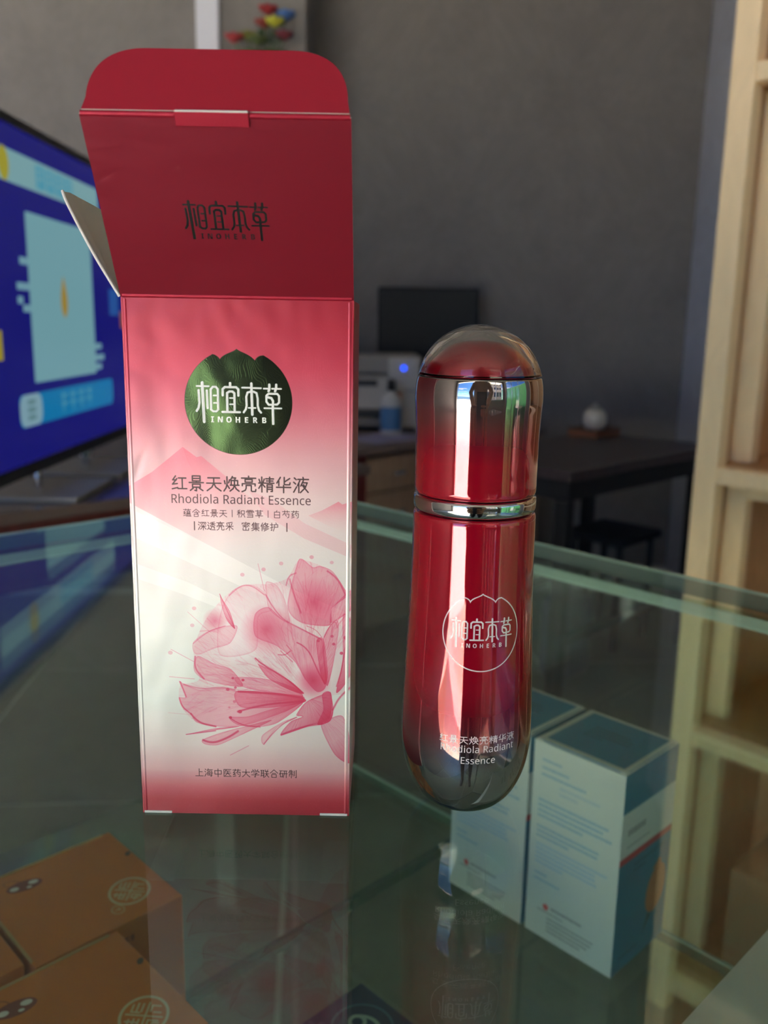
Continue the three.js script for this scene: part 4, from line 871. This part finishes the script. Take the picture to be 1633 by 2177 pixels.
// ------------------------------------------------------------------ flowers high on the wall
{
  const z = -3.36, sh = thing('wall_shelf', 'small wooden bracket shelf holding the flowers', 'shelf', [-0.455, 1.9, -3.41]);
  part('shelf_board', rb(0.3, 0.02, 0.17, 0.003), M.deskWood, sh);
  for (const x of [-0.1, 0.1]) part('bracket', rb(0.02, 0.1, 0.14, 0.003).translate(x, -0.06, -0.014), M.deskWood, sh);
  const f = thing('artificial_flowers', 'bunch of red, yellow and blue artificial flowers on the wall', 'flowers', [-0.455, 1.91, z - 0.04]);
  part('pot', lathe([[0, 0.0], [0.04, 0.0], [0.055, 0.07], [0.058, 0.075], [0.05, 0.075], [0.03, 0.03], [0, 0.02]], 28), std({ color: 0x8a7a66, roughness: 0.7 }), f);
  const stem = std({ color: 0x3c5a2c, roughness: 0.7 });
  const petal = new THREE.SphereGeometry(1, 10, 8).scale(0.017, 0.008, 0.026).translate(0, 0.004, 0.018);
  const heads = [[-0.1, 0.13, 0.02, 0xa83a3c], [-0.055, 0.145, -0.01, 0x7d7a3a], [-0.015, 0.12, 0.03, 0x4f5a30], [0.02, 0.225, 0.01, 0x93292c], [0.045, 0.18, 0.03, 0xb4b034], [0.078, 0.215, -0.01, 0x4a6ea8], [0.075, 0.14, 0.02, 0x6e2a34], [0.0, 0.19, -0.02, 0x8a3a30]];
  for (const [x, y, zz, col] of heads) {
    const st = part('stem', new THREE.TubeGeometry(new THREE.CatmullRomCurve3([new THREE.Vector3(x * 0.15, 0.05, 0), new THREE.Vector3(x * 0.6, y * 0.6, zz * 0.5), new THREE.Vector3(x, y, zz)]), 12, 0.0025, 6), stem, f);
    const pm = std({ color: col, roughness: 0.7 }), hm = [];
    for (let k = 0; k < 6; k++) for (const [tilt, sc] of [[-0.5, 1], [-1.1, 0.75]]) hm.push(petal.clone().rotateX(tilt).rotateY(k * Math.PI / 3 + (sc < 1 ? 0.5 : 0)).scale(sc, sc, sc));
    part('flower_head', mergeGeometries(hm).translate(x, y, zz), pm, f);
    for (const s of [-1, 1]) part('leaf', new THREE.SphereGeometry(1, 8, 6).scale(0.012, 0.003, 0.03).rotateZ(s * 0.6).rotateY(rnd() * 6).translate(x * 0.7 + s * 0.02, y * 0.75, zz * 0.6), stem, st);
  }
}

// ------------------------------------------------------------------ the photographer, seen only in the bottle
{
  const smin = (a, b, k) => { const h = Math.max(k - Math.abs(a - b), 0) / k; return Math.min(a, b) - h * h * k * 0.25; };
  const capsule = (p, a, b, ra, rb2) => {
    const bax = b[0] - a[0], bay = b[1] - a[1], baz = b[2] - a[2], px = p[0] - a[0], py = p[1] - a[1], pz = p[2] - a[2];
    const h = Math.max(0, Math.min(1, (px * bax + py * bay + pz * baz) / (bax * bax + bay * bay + baz * baz || 1e-9)));
    return Math.hypot(px - bax * h, py - bay * h, pz - baz * h) - (ra + (rb2 - ra) * h);
  };
  function surface(bones, lo, hi, res, k) {
    const mc = new MarchingCubes(res, undefined, false, false, 400000);
    const p = [0, 0, 0], half = res / 2, ctr = lo.map((v, i) => (v + hi[i]) / 2), ext = lo.map((v, i) => (hi[i] - v) / 2);
    for (let z = 0; z < res; z++) for (let y = 0; y < res; y++) for (let x = 0; x < res; x++) {
      p[0] = ctr[0] + ext[0] * (x - half) / half; p[1] = ctr[1] + ext[1] * (y - half) / half; p[2] = ctr[2] + ext[2] * (z - half) / half;
      let d = 1;
      for (const [a, b, ra, r2, kk] of bones) d = smin(d, capsule(p, a, b, ra, r2), kk ?? k);
      mc.field[x + y * res + z * res * res] = -d * 10;
    }
    mc.isolation = 0; mc.update();
    const n = mc.count, g = new THREE.BufferGeometry();
    g.setAttribute('position', new THREE.BufferAttribute(mc.positionArray.slice(0, n * 3), 3));
    g.scale(...ext); g.translate(...ctr);
    const m = mergeVertices(g, 1e-5); m.computeVertexNormals();
    return m;
  }
  const Z = 0.58;
  const sh = (s) => [s * 0.175, 1.385, Z], el = (s) => [s * 0.225, 1.12, Z - 0.1], wr = (s) => [s * 0.075, 0.985, Z - 0.40];
  const bones = [
    [[0, 0.95, Z], [0, 1.12, Z], 0.135, 0.125], [[-0.05, 0.95, Z], [0.05, 0.95, Z], 0.125, 0.125], [[0, 1.12, Z], [0, 1.3, Z], 0.125, 0.13], [[-0.1, 1.3, Z], [0.1, 1.3, Z], 0.105, 0.105], [[-0.12, 1.38, Z], [0.12, 1.38, Z], 0.065, 0.065],
    [[0, 1.38, Z], [0, 1.5, Z - 0.015], 0.06, 0.052, 0.04],
  ];
  for (const s of [-1, 1]) bones.push([sh(s), el(s), 0.056, 0.043, 0.03], [el(s), wr(s), 0.042, 0.028, 0.02], [[s * 0.085, 0.93, Z], [s * 0.1, 0.5, Z - 0.01], 0.09, 0.058, 0.05], [[s * 0.1, 0.5, Z - 0.01], [s * 0.105, 0.09, Z + 0.02], 0.056, 0.036, 0.02], [[s * 0.105, 0.045, Z + 0.03], [s * 0.115, 0.035, Z - 0.15], 0.04, 0.034, 0.02]);
  const body = surface(bones, [-0.42, -0.01, 0.1], [0.42, 1.56, 0.75], 120, 0.06);
  const hz = Z - 0.03, head = surface([
    [[0, 1.6, hz + 0.01], [0, 1.62, hz + 0.015], 0.085, 0.082], [[0, 1.52, hz - 0.03], [0, 1.56, hz - 0.025], 0.05, 0.062], [[0, 1.44, hz + 0.02], [0, 1.52, hz + 0.015], 0.052, 0.052],
    [[0, 1.59, hz - 0.075], [0, 1.555, hz - 0.098], 0.008, 0.013, 0.02], [[-0.08, 1.57, hz + 0.01], [-0.084, 1.6, hz + 0.014], 0.012, 0.014, 0.01], [[0.08, 1.57, hz + 0.01], [0.084, 1.6, hz + 0.014], 0.012, 0.014, 0.01],
    [[-0.022, 1.523, hz - 0.078], [0.022, 1.523, hz - 0.078], 0.008, 0.008, 0.012], [[-0.045, 1.607, hz - 0.07], [0.045, 1.607, hz - 0.07], 0.012, 0.012, 0.02],
  ], [-0.12, 1.42, hz - 0.14], [0.12, 1.73, hz + 0.13], 76, 0.03);
  const hand = (s) => {
    const w = wr(s), palm = [s * 0.05, 0.985, 0.07], out = [];
    out.push([w, [s * 0.058, 0.985, 0.1], 0.026, 0.026, 0.02], [[s * 0.056, 0.965, 0.075], [s * 0.056, 1.02, 0.07], 0.017, 0.016, 0.02], [[s * 0.058, 0.985, 0.1], [s * 0.056, 0.99, 0.07], 0.024, 0.02, 0.02]);
    [[0.962, 0.0078, 0], [0.983, 0.0086, 0.004], [1.004, 0.009, 0.005], [1.024, 0.0086, 0.002]].forEach(([y, r, l]) => out.push([[s * 0.056, y, 0.062], [s * (0.052), y, 0.03 - l], r, r * 0.95, 0.004], [[s * 0.052, y, 0.03 - l], [s * 0.040, y + 0.002, 0.006], r * 0.95, r * 0.85, 0.004], [[s * 0.04, y + 0.002, 0.006], [s * 0.024, y + 0.003, 0.003], r * 0.85, r * 0.75, 0.004]));
    out.push([[s * 0.056, 0.99, 0.09], [s * 0.04, 1.015, 0.06], 0.013, 0.011, 0.008], [[s * 0.04, 1.015, 0.06], [s * 0.022, 1.02, 0.042], 0.011, 0.009, 0.004]);
    return surface(out, [s > 0 ? 0.0 : -0.12, 0.9, -0.02], [s > 0 ? 0.12 : 0.0, 1.08, 0.19], 64, 0.006);
  };
  const full = [body, head, hand(-1), hand(1)].map((g) => { for (const k of Object.keys(g.attributes)) if (!['position', 'normal'].includes(k)) g.deleteAttribute(k); return g; });
  const whole = mergeGeometries(full), p = whole.attributes.position, col = new Float32Array(p.count * 3);
  const skin = new THREE.Color(0xb58668), shirt = new THREE.Color(0xa98f78), trousers = new THREE.Color(0x2c2d33), shoe = new THREE.Color(0x18181a), lips = new THREE.Color(0x9a5a50), eye = new THREE.Color(0x1a1412);
  for (let i = 0; i < p.count; i++) {
    const x = p.getX(i), y = p.getY(i), z = p.getZ(i);
    let c = y < 0.075 ? shoe : y < 0.94 && z > 0.36 ? trousers : y < 1.435 ? (Math.abs(x) < 0.2 && z < 0.27 && y < 1.1 ? skin : shirt) : skin;
    if (y > 1.5 && z < hz - 0.065) { if (Math.hypot(Math.abs(x) - 0.032, (y - 1.59) * 1.6) < 0.012) c = eye; if (Math.abs(x) < 0.026 && Math.abs(y - 1.523) < 0.008) c = lips; }
    c.toArray(col, i * 3);
  }
  whole.setAttribute('color', new THREE.BufferAttribute(col, 3));
  const man = thing('person', 'person in a tan shirt holding up a phone, mirrored in the bottle', 'person', [0, 0, 0]);
  part('body', whole, std({ vertexColors: true, roughness: 0.75 }), man);
  const hair = new THREE.SphereGeometry(1, 40, 26, 0, Math.PI * 2, 0, Math.PI * 0.62).scale(0.093, 0.098, 0.104).rotateX(0.42).translate(0, 1.622, hz + 0.022);
  part('hair', hair, std({ color: 0x15110f, roughness: 0.6 }), man);
  const ph = thing('phone', 'smartphone held in both hands by the person', 'phone', [0.02, 1.02, 0.0165], 0);
  ph.rotation.x = -0.08;
  part('phone_case', rb(0.067, 0.138, 0.007, 0.003, 3), std({ color: 0x2a2a2c, roughness: 0.35 }), ph);
  part('screen', rb(0.06, 0.12, 0.0006, 0.0002, 1).translate(0, 0, 0.0037), M.black, ph);
  part('lens_ring', new THREE.CylinderGeometry(0.004, 0.004, 0.001, 24).rotateX(Math.PI / 2).translate(-0.02, 0.06, -0.0039), M.black, ph);
}

scene.traverse((o) => { if (o.isMesh) { o.castShadow = true; o.receiveShadow = true; } });
renderer.render(scene, camera);
